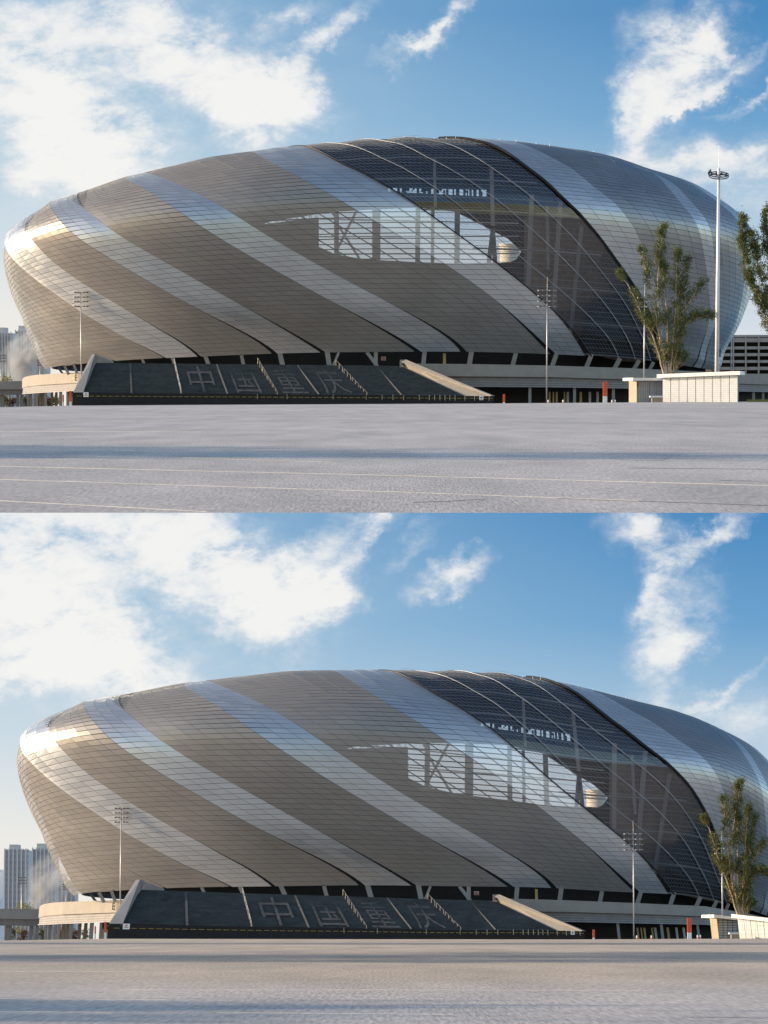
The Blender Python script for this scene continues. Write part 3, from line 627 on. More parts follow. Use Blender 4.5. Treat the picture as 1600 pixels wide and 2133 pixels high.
    fs = [(i*k+j, i*k+j+1, (i+1)*k+j+1, (i+1)*k+j) for i in range(96) for j in range(k-1)]
    mb.add(p, fs); mb.build(v, 'roof', M['louvre'], st, True)
    # inner walls, seen through the perforated skin and the glass, with the open gallery between them
    gx = np.array([135, 200, 300, 540, 548, 556, 563, 663.5, 664, 700, 760, 870, 950, 1060, 1076, 1086, 1087, 1200, 1350, 1430, 1470], float)
    lo = np.array([470, 470, 470, 470, 467, 466, 465, 452.5, 514, 530, 540, 546, 549, 547, 540, 524, 500, 480, 480, 500, 520], float)
    up = np.array([472, 472, 472, 471, 466, 462.5, 460, 444.5, 443, 440, 436, 431, 440, 497, 512, 523, 502, 482, 482, 502, 522], float)
    Yw = np.array([max(ring_depth(q), 905)+20 for q in gx]); sel = slice(0, len(gx))
    bot = np.interp(gx, [135, 400, 900, 1400, 1530], [766, 762, 762, 775, 775])
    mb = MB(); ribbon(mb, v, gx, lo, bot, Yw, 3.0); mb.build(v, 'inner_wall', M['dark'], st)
    top = np.interp(gx, OUT[5:33, 0], OUT[5:33, 1])+10; top[0] = 440; top[-1] = 440
    hi_y = np.minimum(up-1, up); mb = MB()
    def seg(x0, x1, f0, f1):
        xs = np.unique(np.r_[gx[(gx > x0) & (gx < x1)], x0, x1, np.linspace(x0, x1, 6)]); ribbon(mb, v, xs, f0(xs), f1(xs), np.interp(xs, gx, Yw)+1.0, 3.0)
    ft = lambda x: np.interp(x, gx, top); fu = lambda x: np.interp(x, gx, up)
    seg(gx[1], 806, ft, fu); seg(1014, gx[-2], ft, fu)
    seg(806, 1014, ft, lambda x: 390+(x-806)*.02); seg(806, 1014, lambda x: 399+(x-806)*.05, fu)
    q = 806.0; r_ = random.Random(8)
    while q < 1014:
        w_ = r_.uniform(1.6, 5.0); a_, b_ = 386, 416
        if r_.random() < .5: a_ = r_.uniform(391, 402)
        if r_.random() < .35: b_ = r_.uniform(394, 404)
        if r_.random() < .78 and b_-a_ > 2: bar(mb, v, (q+w_/2, a_), (q+w_/2+r_.uniform(-1, 1), b_), Yw[11]+.5, Yw[11]+.5, w_*1.15, 1.0)
        q += w_
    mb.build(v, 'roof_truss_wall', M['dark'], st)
    mb = MB(); qx = np.array([1092., 1150, 1220, 1290, 1340]); ribbon(mb, v, qx, np.array([452., 440, 452, 520, 600]), np.array([640., 690, 735, 752, 755]), np.array([float(ring_depth(q))+17 for q in qx]), 0.6); mb.build(v, 'timber_wall', M['brownwall'], st)
    for q0, q1, y0, y1, wp in ((905, 907, 330, 432, 6), (1024, 1027, 350, 470, 8), (1108, 1100, 405, 610, 9), (1168, 1150, 420, 690, 9), (1212, 1186, 470, 720, 8), (1262, 1240, 540, 740, 8), (1140, 1142, 430, 560, 6)):
        mb = MB(); Yq = float(ring_depth(q1))+13; bar(mb, v, (q0, y0), (q1, y1), Yq, Yq, wp, 1.2); mb.build(v, 'column', M['columngrey'], st)
    for y0, xa, xb in ((330, 760, 1030), (346, 790, 1060), (380, 840, 1110), (412, 900, 1150), (600, 1090, 1290), (655, 1160, 1330)):
        mb = MB(); bar(mb, v, (xa, y0+3), (xb, y0), 948, 948, 3.0, 0.8); mb.build(v, 'truss_chord', M['columngrey'], st)
        if y0 < 420:
            mb = MB(); n_ = int((xb-xa)/13)
            for i in range(n_): bar(mb, v, (xa+i*13, y0+(2 if i % 2 else 12)), (xa+(i+1)*13, y0+(12 if i % 2 else 2)), 948.4, 948.4, 1.1, 0.3)
            mb.build(v, 'truss_web', M['columngrey'], st)
    # columns and braces standing in the gallery
    for (x0, x1, wpx) in ((701, 701, 10), (784, 784, 17), (870, 871, 10), (901, 902, 7), (952, 953, 11), (1018, 1027, 9), (1032, 1027, 9)):
        mb = MB(); bar(mb, v, (x0, np.interp(x0, gx, lo)+4), (x1, np.interp(x1, gx, up)-4), Yw[9]-4, Yw[9]-4, wpx, 2.0); mb.build(v, 'column', M['concrete'], st)
    for (p, q, wpx) in (((690, 545), (742, 440), 5), ((700, 462), (753, 545), 5), ((693, 444), (704, 458), 5)):
        mb = MB(); bar(mb, v, p, q, Yw[9]-5.5, Yw[9]-5.5, wpx, 0.9); mb.build(v, 'brace', M['steel'], st)
    for yy in (454, 491, 527):
        mb = MB(); bar(mb, v, (664, yy+2), (1080, yy-3+(14 if yy == 454 else 4)), Yw[9]-8, Yw[9]-8, 2.6, 0.5); mb.build(v, 'rail', M['steel'], st)
    # lacing in the thin left end of the gallery
    for i in range(14):
        q = 566+i*7; mb = MB(); bar(mb, v, (q, np.interp(q, gx, lo)+1), (q+(4 if i % 2 else -4), np.interp(q, gx, up)-1), Yw[9]-3, Yw[9]-3, 1.3, .4); mb.build(v, 'brace', M['steel'], st)
    # leaning struts under the lower edge
    for (p, q, wpx) in (((121,765),(131,780),4),((134,762),(143,780),5),((153,758),(160,778),5),((205,752),(210,764),5),((296,748),(302,762),5),((358,745),(366,764),6),((427,740),(436,764),8),((503,740),(508,764),7),((582,732),(590,766),10),((681,729),(687,766),10),((706,734),(692,766),5),((764,733),(790,768),7),((783,733),(783,768),8),((885,729),(881,768),9),((983,729),(976,770),10),((1075,735),(1066,770),9),((1161,733),(1148,770),9),((1233,737),(1219,772),9),((1292,746),(1277,774),9),((1332,750),(1317,776),8),((1362,754),(1349,778),7),((1395,757),(1384,780),7)):
        Y0 = ring_depth(p[0])+1.5; mb = MB(); bar(mb, v, p, q, Y0, Y0+1.0, wpx, 1.2); mb.build(v, 'strut', M['concrete'], st)
    # small posts on the roof edge
    for q in (905, 930, 949, 1040, 1075, 1117, 1145):
        yy = np.interp(q, OUT[5:33, 0], OUT[5:33, 1]); Yq = float(surf_px(np.array([R(-108)]), np.array([.58]))[2][0])
        a = pt(v, q, yy+3, Yq); mb = MB(); mb.tube([a, a+np.array([0, 0, 0.7])], 0.06, 5); mb.build(v, 'roof_post', M['white'], st)
    return st
# ------------------------------------------------------------------ podium
def podium(v):
    ex = np.array([46, 47.5, 52, 62, 80, 110, 162, 230, 330, 500, 700, 840, 1000, 1150, 1300, 1400, 1500, 1600, 1700], float)
    et = np.array([791, 788, 785, 782.5, 780.5, 778.5, 775.5, 772, 768, 762, 758, 757, 758.5, 761.5, 766.5, 771, 776, 781, 787], float)
    pb = np.array([809, 808, 806, 804.5, 802.5, 800.5, 797.5, 795, 792, 787, 783.5, 783, 784, 785.5, 790, 794, 798, 801, 804], float)
    lb = np.array([821, 820.5, 820, 819.5, 818, 816.5, 813.5, 812, 811, 808, 805, 804.5, 805, 806, 808.5, 811, 814, 816, 818], float)
    Y = np.interp(ex, [46, 52, 80, 162, 500, 840, 1000, 1150, 1300, 1400, 1500, 1600, 1700], [1030, 1012, 985, 950, 905, 890, 892, 899, 912, 926, 946, 968, 995])
    b = pt(v, 800, 840, 905); po = thing(v, 'stadium_podium', (b[0], b[1], ground_z(v, 0, 905)), f'curved concrete deck ringing the foot of the stadium, {v.name} view', 'deck', 'podium decks')
    for lo_, hi_ in ((0, 212), (838, 2000)):
        xs = np.unique(np.r_[ex[(ex > lo_) & (ex < hi_)], [q for q in (lo_, hi_) if 46 < q < 1700]])
        ip = lambda A: np.interp(xs, ex, A)
        mb = MB(); ribbon(mb, v, xs, ip(et), ip(pb), ip(Y), 1.2); mb.build(v, 'parapet', M['concrete2'], po)
    mb = MB(); ribbon(mb, v, ex[1:], pb[1:]-2, lb[1:], Y[1:]+1.6, 0.8); lou = mb.build(v, 'louvre_band', M['louvre'], po)
    for k in range(3):
        mb = MB(); t = (k+1)/4; q = pb[1:]+(lb-pb)[1:]*t; ribbon(mb, v, ex[1:], q-.8, q+.8, Y[1:]+1.4, 0.3); mb.build(v, 'louvre_blade', M['bladegrey'], lou)
    mb = MB(); ribbon(mb, v, ex, lb-1.3, lb+0.6, Y+0.9, 1.0); mb.build(v, 'edge_beam', M['bladegrey'], po)
    # deck floor running back under the stadium
    t = pts(v, np.c_[ex, et+6], Y+1.0); cx = np.array([SP['Xc'], SP['Yc']+YOFF+60])
    bk = t.copy(); bk[:, :2] = t[:, :2]+(cx-t[:, :2])*0.5; mb = MB(); k = len(ex)
    dn = np.array([0, 0, -1.2]); V = np.r_[t, bk, t+dn, bk+dn]
    fs = [(i, i+1, k+i+1, k+i) for i in range(k-1)]+[(2*k+i, 3*k+i, 3*k+i+1, 2*k+i+1) for i in range(k-1)]+[(i, 2*k+i, 2*k+i+1, i+1) for i in range(k-1)]
    mb.add(V, fs); mb.build(v, 'deck_floor', M['concrete'], po)
    # wall far under the deck with shade in its colour, doors and columns
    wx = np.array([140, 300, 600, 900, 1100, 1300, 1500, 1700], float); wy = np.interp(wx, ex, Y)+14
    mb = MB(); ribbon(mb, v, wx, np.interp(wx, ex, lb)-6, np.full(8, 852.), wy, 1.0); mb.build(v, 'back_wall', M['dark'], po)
    for q, wp in ((5, 0), (36, 0), (58, 4), (72, 4), (77, 4), (95, 5), (126, 6), (140, 4), (1057, 0), (1104, 6), (1197, 6), (1278, 6), (1420, 6), (1570, 6), (1590, 5)):
        if wp == 0: continue
        Yq = float(np.interp(q, ex, Y))+2.5; mb = MB(); bar(mb, v, (q, np.interp(q, ex, lb)-1), (q, 850), Yq, Yq, wp, 0.9); mb.build(v, 'support_column', M['concrete'], po)
    for q in (64, 84, 90, 108, 117):
        mb = MB(); bar(mb, v, (q, 815), (q, 850), 1015, 1015, 5, 1.0); mb.build(v, 'support_column', M['concrete'], po)
    for q, wq, mt in ((1145, 4, 'warmlight'), (1153, 3, 'warmlight'), (1160, 4, 'warmlight'), (1176, 3, 'warmlight'), (1183, 5, 'mullion'), (1210, 5, 'warmlight'), (1229, 5, 'mullion'), (1245, 5, 'mullion')):
        Yq = float(np.interp(q, ex, Y))+12; mb = MB(); bar(mb, v, (q, 816), (q, 846), Yq, Yq, wq, 0.3); mb.build(v, 'door_leaf', M[mt], po)
    # doorway with warm light put into its colour, notice above the deck
    Yq = ring_depth(926)+10; mb = MB(); bar(mb, v, (926, 736), (926, 760), Yq, Yq, 6, 0.4); mb.build(v, 'doorway', M['warmlight'], po)
    Yq = ring_depth(799)+10; mb = MB(); polyslab(mb, v, [(794, 743), (804, 743), (804, 751), (794, 751)], Yq, 0.3); nb = mb.build(v, 'notice_board', M['white'], po)
    for y0 in (744.2, 746.6, 749):
        mb = MB(); polyslab(mb, v, [(794.8, y0), (803.2, y0), (803.2, y0+1.5), (794.8, y0+1.5)], Yq-.15, 0.1); mb.build(v, 'red_lettering', M['signred'], nb)
    letters(v, 'B', [(156, 780), (162.5, 779.7), (162.5, 792.5), (156, 793)], lambda s, t: float(np.interp(159, ex, Y))-0.5, 0.3, M['letter'], po, 'letter')
    return po
_glyph = {}
def glyph(ch):
    if ch not in _glyph:
        cu = bpy.data.curves.new('t', 'FONT'); cu.body = ch; cu.resolution_u = 3; o = nobj('t', cu)
        dg = bpy.context.evaluated_depsgraph_get(); me = o.evaluated_get(dg).to_mesh()
        V = np.array([(a.co.x, a.co.y) for a in me.vertices]); Fs = [tuple(p.vertices) for p in me.polygons]; o.evaluated_get(dg).to_mesh_clear()
        bpy.data.objects.remove(o); bpy.data.curves.remove(cu)
        V = (V-V.min(0))/(V.max(0)-V.min(0)); _glyph[ch] = (V, Fs)
    return _glyph[ch]
def letters(v, ch, quad, Yf, thick, mat, parent, name):
    """quad: photograph corners TL TR BR BL of the character"""
    V, Fs = glyph(ch); q = np.array(quad, float); s, t = V[:, :1], V[:, 1:]
    P = (q[3]*(1-s)+q[2]*s)*(1-t)+(q[0]*(1-s)+q[1]*s)*t
    a = pts(v, P, [Yf(float(x), float(y)) for x, y in V]); b = a+np.array([0, thick, 0]); n = len(a)
    ed = {}
    for f in Fs:
        for i in range(len(f)):
            e = (f[i], f[(i+1) % len(f)]); ed[e] = 1
    side = [(e[0], e[0]+n, e[1]+n, e[1]) for e in ed if (e[1], e[0]) not in ed]
    mb = MB(); mb.add(np.r_[a, b], [tuple(f) for f in Fs]+side); return mb.build(v, name, mat, parent)
# ------------------------------------------------------------------ grand stair
STL, STR, SBL, SBR = (196, 755.5), (834, 762), (166, 822), (966, 824)
STY, SBY = 888.0, 862.0
def stair_px(s, t):   # s across, t up
    a = np.array(SBL)*(1-s)+np.array(SBR)*s; b = np.array(STL)*(1-s)+np.array(STR)*s; return a*(1-t)+b*t
def stair_pt(v, px, py, lift=0.0):
    t = (822-py)/(822-757.5) if True else 0; return pt(v, px, py, SBY+(STY-SBY)*t-lift)
def stair(v):
    b = pt(v, 560, 845, 862); g = thing(v, 'grand_stair', (b[0], b[1], ground_z(v, b[0], 862)), f'broad dark stone stair with pale characters below the stadium, {v.name} view', 'stair', 'grand stairs')
    # steps
    N = 40; mb = MB(); S = np.linspace(0, 1, 9); rows = []
    for i in range(N+1):
        for up in (0, 1):
            t = min(1.0, (i+up)/N) if i < N else 1.0; ty = i/N
            P = [stair_px(s, t) for s in S]; rows.append(pts(v, P, [SBY+(STY-SBY)*ty]*len(S)))
    V = np.concatenate(rows); k = len(S)
    mb.add(V, [(r*k+j, r*k+j+1, (r+1)*k+j+1, (r+1)*k+j) for r in range(len(rows)-1) for j in range(k-1)])
    mb.build(v, 'steps', M['stone'], g)
    mb = MB()
    for i in range(1, 34):
        t = i/34; P = [stair_px(s_, t) for s_ in (0.004, .25, .5, .75, .996)]; P2 = [p+np.array([0, -0.55]) for p in P]; Yq = SBY+(STY-SBY)*t-.55
        a = pts(v, P, [Yq]*5); b2 = pts(v, P2, [Yq]*5); mb.add(np.r_[a, b2], [(j, j+1, 6+j, 5+j) for j in range(4)])
    mb.build(v, 'nosing', M['nosing'], g)['kind'] = 'stuff'
    # the body below the lowest step down to the ground
    mb = MB(); polyslab(mb, v, [(166, 822), (966, 824), (966, 852), (166, 852)], SBY+0.3, 18); mb.build(v, 'stair_base', M['stone'], g)
    for ch, q in (('中', [(386, 763), (436, 763), (454, 817), (400, 817)]), ('国', [(475, 767), (522, 767.5), (547, 818.5), (494, 818)]), ('重', [(562, 767), (605, 767.5), (645, 819.5), (590, 819)]), ('庆', [(647, 767.5), (695, 768), (737, 820), (682, 820)])):
        o = letters(v, ch, q, lambda s, t: SBY+(STY-SBY)*(0.05+0.85*t)-0.9, 0.25, M['stonepale'], g, 'character')
        o['label'] = f'pale stone character {ch} set into the dark steps'
    for p, q, wpx in (((271, 757), (274, 819), 4), ((364, 758), (378, 820), 3.4), ((451, 759), (474, 820), 3.6), ((619, 761), (664, 821), 3), ((785, 764), (836, 822), 3)):
        mb = MB(); bar(mb, v, p, q, STY-0.8, SBY-0.5, wpx, 0.3); mb.build(v, 'drain_strip', M['stonestrip'], g)
    # side walls
    def wall(name, top, botm, mat, shift):
        a = pts(v, top, [STY-1.5, SBY-4]); c = pts(v, botm, [STY+0.5, SBY]); o = np.array([shift, 0.6, 0.0])
        mb = MB(); mb.hexa(np.array([c[0], c[1], a[1], a[0], c[0]+o, c[1]+o, a[1]+o, a[0]+o])); return mb.build(v, name, mat, g)
    wall('side_wall', [(836, 751.5), (1022, 824.5)], [(833, 764), (960, 830)], M['concrete2'], 1.3)
    mb = MB(); polyslab(mb, v, [(833, 749.5), (846, 748.8), (849, 752.5), (1024, 823.5), (1022, 826), (834, 753.5)], [STY-2, STY-2, STY-2, SBY-4.6, SBY-4.6, STY-2], 1.6); mb.build(v, 'coping', M['concrete2'], g)
    mb = MB(); polyslab(mb, v, [(833, 752), (839, 753), (838, 765), (833, 765)], STY-2.2, 1.2); mb.build(v, 'wall_end', M['concrete2'], g)
    mb = MB(); polyslab(mb, v, [(191, 738.5), (198, 737), (205, 741), (200, 756), (191, 772), (186, 783), (181, 796), (172, 822), (150, 822)], [STY-1, STY-1, STY-1, STY-1, 885, 880, 874, SBY-2, SBY-2], 3.0); mb.build(v, 'side_wall', M['concrete'], g)
    mb = MB(); polyslab(mb, v, [(198, 738), (236, 752.5), (236, 757), (199, 757)], STY+3, 1.0); mb.build(v, 'side_wall', M['concrete'], g)
    # handrails
    for top, botm, npost, mat in (((363, 746), (378, 812), 12, 'galv'), ((537, 745.5), (580, 819), 12, 'brass'), ((700, 750), (768, 821), 12, 'brass')):
        h = nobj('handrail', None); h.parent = g
        h.name = 'handrail'; rail = MB()
        for k in range(4):
            t0, t1 = k/4, k/4+0.2
            P = [np.array(top)*(1-t)+np.array(botm)*t for t in (t0, t1)]; Yq = [STY+(SBY-STY)*t-1.2 for t in (t0, t1)]
            a = pts(v, P, Yq); rail.tube(a, 0.055, 5)
            for t in (0, .5, 1):
                p = a[0]*(1-t)+a[1]*t; pm = MB(); pm.tube([p+np.array([0, 0, -1.75]), p], 0.06, 5); o = nobj('post', pm.mesh(v, 'post', M[mat])); o.parent = h; o.matrix_parent_inverse = g.matrix_basis.inverted() @ v.M
        o = nobj('rail', rail.mesh(v, 'rail', M[mat])); o.parent = h; o.matrix_parent_inverse = g.matrix_basis.inverted() @ v.M
    return g
def hoarding(v):
    b = pt(v, 590, 845, 852); Yf = 852.0; gz = ground_z(v, 0, Yf)
    f = thing(v, 'black_hoarding', (b[0], b[1], gz), f'long low black hoarding across the foot of the stair, {v.name} view', 'hoarding', 'hoardings')
    xs = np.linspace(151, 1029, 45)
    for a, c in zip(xs[:-1], xs[1:]):
        mb = MB(); j = rnd.uniform(-.04, .04); ty = np.interp(a, [150, 1030], [817, 825]); P = [(a+.15, ty+.3*rnd.random()), (c-.15, ty+.3*rnd.random()), (c-.15, 848), (a+.15, 848)]
        polyslab(mb, v, P, Yf+j, 0.2); mb.build(v, 'board', M['fence'], f)
    mb = MB()
    for a in np.arange(160, 1020, 13.2):
        ty = np.interp(a, [150, 1030], [824.5, 829.5]); polyslab(mb, v, [(a, ty), (a+9.5, ty), (a+9.5, ty+.8), (a, ty+.8)], Yf-.25, 0.1)
    mb.build(v, 'tape_dashes', M['yellow'], f)['kind'] = 'stuff'
    for q in (536, 598, 694, 763, 796, 818.5, 841, 873.5, 894.5, 905.5, 916.5, 927, 937, 948, 968.5, 988.5, 1019):
        mb = MB(); ty = np.interp(q, [150, 1030], [817.5, 823.5]); bar(mb, v, (q, ty), (q, ty+11), Yf-.4, Yf-.4, 1.0 if q > 800 else .7, 0.12); mb.build(v, 'post', M['brass'], f)
    for q0, q1, y0, y1, lab in ((173.8, 184.5, 817, 826.8, 'small white notice on the left end of the black hoarding'), (998.5, 1007, 824.5, 833, 'small white notice on the right end of the black hoarding')):
        mb = MB(); polyslab(mb, v, [(q0, y0), (q1, y0), (q1, y1), (q0, y1)], Yf-.6, 0.1)
        n = mb.build(v, 'notice_sign', M['white']); tag(n, f'{lab}, {v.name} view', 'sign', 'notices on the hoarding')
        c = (q0+q1)/2; mb = MB(); polyslab(mb, v, [(c-1.4, y0+1.8), (c+1.4, y0+1.8), (c+1.6, y0+4.6), (c-1.6, y0+4.6)], Yf-.75, 0.05)
        mb.v = [tuple(np.array(p)) for p in mb.v]; e = mb.build(v, 'emblem', M['signred'] if q0 < 500 else M['letter']); reparent(v, e, n)
        mb = MB(); polyslab(mb, v, [(q0+2, y0+6), (q1-2, y0+6), (q1-2, y0+7), (q0+2, y0+7)], Yf-.75, 0.05); e = mb.build(v, 'print', M['lampgrey']); reparent(v, e, n)
def reparent(v, o, parent):
    o.parent = parent; o.matrix_parent_inverse = parent.matrix_basis.inverted()
# ------------------------------------------------------------------ street furniture
def lamp_pole(v, px, ytop, Y, base_z, tiers, arm_px, label, rad=0.22, gap=9.5, rod=26):
    p = pt(v, px, ytop, Y); x, y, zt = p; m = Y/F; t = thing(v, 'floodlight_pole', (x, y, base_z), label, 'light pole', 'floodlight poles')
    mb = MB(); mb.tube([(x, y, base_z-.2), (x, y, zt)], [rad, rad*.62], 10); mb.build(v, 'shaft', M['galv'], t, True)
    mb = MB(); mb.tube([(x, y, zt), (x, y, zt+rod*m)], [0.06, 0.03], 5); mb.build(v, 'lightning_rod', M['galv'], t)
    for k in range(tiers):
        z = zt-(2+k*gap)*m; a = arm_px*m; h = nobj('cross_arm', None); mb = MB(); mb.tube([(x-a, y, z), (x+a, y, z)], 0.09, 5)
        o = mb.build(v, 'cross_arm', M['galv'], t); bpy.data.objects.remove(h)
        for s in (-1, 1):
            for q in (0.38, 0.85):
                mb = MB(); mb.disc((x+s*a*q, y-.2), 0.23*a, 0.5, z-0.16, z+0.16, 12); mb.build(v, 'lamp', M['lampgrey'], t)
    return t
def mast(v):
    Y = 206.0; p = pt(v, 1497.5, 350, Y); x, y, zt = p; m = Y/F
    t = thing(v, 'ring_mast', (x, y, ground_z(v, x, y)), 'tall white mast crowned by a dark spoked ring beside the multi-stemmed tree', 'mast')
    mb = MB(); mb.tube([(x, y, ground_z(v, x, y)-.1), (x, y, zt)], [0.15, 0.09], 14); mb.build(v, 'shaft', M['mastwhite'], t, True)
    mb = MB(); mb.tube([(x, y, zt), (x, y, zt+46*m)], [0.014, 0.006], 5); mb.build(v, 'lightning_rod', M['galv'], t)
    rr = 20*m; zr = zt-13*m; n = 24
    el = lambda a, r=rr: (x+r*math.cos(a), y+r*math.sin(a)*1.0, zr+r*math.sin(a)*0.36)
    for dz in (0.0, -0.12):
        mb = MB(); mb.tube([tuple(np.array(el(2*math.pi*i/n))+[0, 0, dz]) for i in range(n+1)], 0.035, 5, cap=False); mb.build(v, 'ring', M['blackmetal'], t)
    for i in range(8):
        mb = MB(); mb.tube([(x, y, zr), el(2*math.pi*(i+.3)/8)], 0.03, 5); mb.build(v, 'spoke', M['blackmetal'], t)
    for i in range(6):
        a = math.pi*.75+i*.22; e = el(a); mb = MB(); mb.tube([e, (e[0]-.06, e[1], e[2]+.22-.05*i)], 0.045, 5); mb.build(v, 'antenna', M['blackmetal'], t)
    mb = MB(); q = pt(v, 1499.5, 735, Y-.2); mb.box(q[0]-.03, q[0]+.05, q[1]-.06, q[1], q[2]-.28, q[2]+.28); mb.build(v, 'control_box', M['blackmetal'], t)
def totem(v, px, y0, y1, Y, wpx, white, label):
    zb = ground_z(v, (px-800)/F*Y, Y); a = pt(v, px, y0, Y); m = Y/F; hw = wpx*m/2; x, y, zt = a
    zs = zt-(y1-y0)*m*(1-white)
    t = thing(v, 'wayfinding_totem', (x, y, zb), label, 'totem', 'orange totems')
    mb = MB(); mb.box(x-hw, x+hw, y, y+hw*1.2, zs, zt); mb.build(v, 'sign_panel', M['orange'], t)
    mb = MB(); mb.box(x-hw*.96, x+hw*.96, y+.05, y+hw*1.1, zb, zs); mb.build(v, 'plinth', M['white'], t)
    if wpx > 6:
        for k in range(4):
            z = zt-(zt-zs)*(0.2+k*.13); mb = MB(); mb.box(x-hw*.55, x+hw*(.55-.15*(k % 2)), y-.03, y, z-.10, z+.10); mb.build(v, 'lettering', M['signred'], t)
def bollard(v, px, y0, Y, label):
    a = pt(v, px, y0, Y); x, y, zt = a; zb = ground_z(v, x, y); t = thing(v, 'bollard', (x, y, zb), label, 'bollard', 'small bollards')
    mb = MB(); mb.tube([(x, y, zb), (x, y, zt)], [.28, .16], 8); mb.build(v, 'post', M['white'], t)
    mb = MB(); mb.tube([(x, y, zt-1.0), (x, y, zt-.6)], [.23, .21], 8); mb.build(v, 'red_band', M['orange'], t)
# ------------------------------------------------------------------ plants
def leaf_cloud(mb, centres, radii, n, size, flat=1.0, r_=None):
    r_ = r_ or rnd
    for _ in range(n):
        k = r_.randrange(len(centres)); c = centres[k]; r = radii[k]
        d = Vector((r_.gauss(0, 1), r_.gauss(0, 1), r_.gauss(0, 1)*flat)); p = Vector(c)+d*r*0.5
        u = Vector((r_.gauss(0, 1), r_.gauss(0, 1), r_.gauss(0, 1))).normalized(); w_ = u.orthogonal().normalized(); s = size*r_.uniform(.6, 1.35)
        mb.quad(p-u*s, p+w_*s*.55, p+u*s, p-w_*s*.55)
def tree(v, base_px, Y, stems, label, nleaf, lean_y=0.0, size=0.085, seed=3):
    """stems: photograph polylines from the foot up"""
    r_ = random.Random(seed); b = pt(v, base_px[0], base_px[1], Y); gz = b[2]
    t = thing(v, 'young_tree', (b[0], b[1], gz), label, 'tree', 'multi-stemmed trees')
    br = MB(); cen, rad = [], []
    for si, S in enumerate(stems):
        off = r_.uniform(-.5, .5); k = len(S)
        P = pts(v, S, [Y+off*i/(k-1)*1.3 for i in range(k)])
        fine = []
        for i in range(k-1):
            for q in range(4): 
                p = P[i]*(1-q/4)+P[i+1]*(q/4); fine.append(p+np.array([r_.gauss(0, .015), r_.gauss(0, .015), 0]))
        fine.append(P[-1]); K = len(fine); rads = [0.052*(1-i/(K))**.8+.007 for i in range(K)]
        br.tube(fine, rads, 7)
        for i in range(3, K):
            f = i/K
            if r_.random() < .18 + .25*(1-f): continue
            for _ in range(5):
                a = r_.uniform(0, 6.28); ln = r_.uniform(.32, .95)*(1.15-f*.75); e = fine[i]+np.array([math.cos(a)*ln*.75, math.sin(a)*ln*.75, ln*r_.uniform(.5, 1.05)])
                md = (fine[i]+e)/2+np.array([math.cos(a)*.05, math.sin(a)*.05, -.03]); br.tube([fine[i], md, e], [.014, .009, .004], 4)
                dens = r_.random()
                if dens < .62:
                    for q in (.45, .8, 1.0): cen.append(fine[i]*(1-q)+e*q); rad.append(r_.uniform(.14, .34))
            cen.append(fine[i]); rad.append(r_.uniform(.16, .34))
    br.build(v, 'trunk', M['bark'], t, True)
    lf = MB(); leaf_cloud(lf, cen, rad, nleaf, size, 1.1, r_); lf.build(v, 'crown', M['leaf'], t)
    return t
TREE1 = [[(1384, 790), (1376, 748), (1362, 705), (1350, 680), (1337, 655), (1322, 620), (1308, 592), (1290, 570)],
 [(1388, 790), (1380, 745), (1374, 700), (1372, 640), (1371, 585), (1374, 530), (1378, 500), (1383, 474)],
 [(1394, 790), (1393, 740), (1391, 690), (1388, 640), (1384, 590), (1380, 560), (1376, 540)],
 [(1398, 790), (1400, 740), (1404, 690), (1408, 640), (1409, 590), (1410, 545), (1412, 525)],
 [(1400, 790), (1406, 750), (1410, 710), (1413, 660), (1420, 610), (1428, 570), (1432, 540)],
 [(1390, 790), (1384, 740), (1372, 690), (1366, 650), (1354, 600), (1345, 560), (1336, 520)],
 [(1404, 730), (1412, 700), (1432, 672), (1450, 662), (1470, 660), (1488, 661)],
 [(1408, 680), (1422, 652), (1440, 625), (1452, 600), (1472, 590)],
 [(1398, 788), (1412, 762), (1420, 748), (1428, 742)]]
TREE2 = [[(1640, 790), (1625, 740), (1606, 690), (1590, 645), (1572, 605), (1558, 570), (1550, 525), (1545, 480), (1548, 455)],
 [(1642, 790), (1630, 730), (1612, 670), (1596, 620), (1585, 575), (1575, 530), (1566, 490)],
 [(1645, 790), (1640, 730), (1630, 670), (1618, 600), (1606, 540), (1598, 490), (1594, 440)],
 [(1650, 790), (1655, 720), (1650, 640), (1640, 560), (1625, 500), (1615, 450), (1610, 430)],
 [(1648, 790), (1660, 700), (1670, 600), (1672, 520)]]
def bush(v, px, py, Y, rpx, label, mat, n=500, seed=1, name='shrub', zb=None):
    r_ = random.Random(seed); c = pt(v, px, py, Y); m = Y/F; z0 = ground_z(v, c[0], Y) if zb is None else zb
    t = thing(v, name, (c[0], c[1], z0), label, 'shrub', 'shrubs under the decks')
    mb = MB(); top = c[2]; st = [(c[0]+r_.uniform(-.5, .5)*rpx*m, c[1]+r_.uniform(-1, 1), z0+(top-z0)*q) for q in (.3, .5, .7, .85, .95) for _ in range(3)]
    leaf_cloud(mb, st, [rpx*m*.55]*len(st), n, 0.28, .8, r_); mb.build(v, 'foliage', M[mat], t)
    mb = MB()
    for s in st[::4]: mb.tube([(c[0], c[1], z0), s], [.12, .04], 5)
    mb.build(v, 'stem', M['bark'], t)
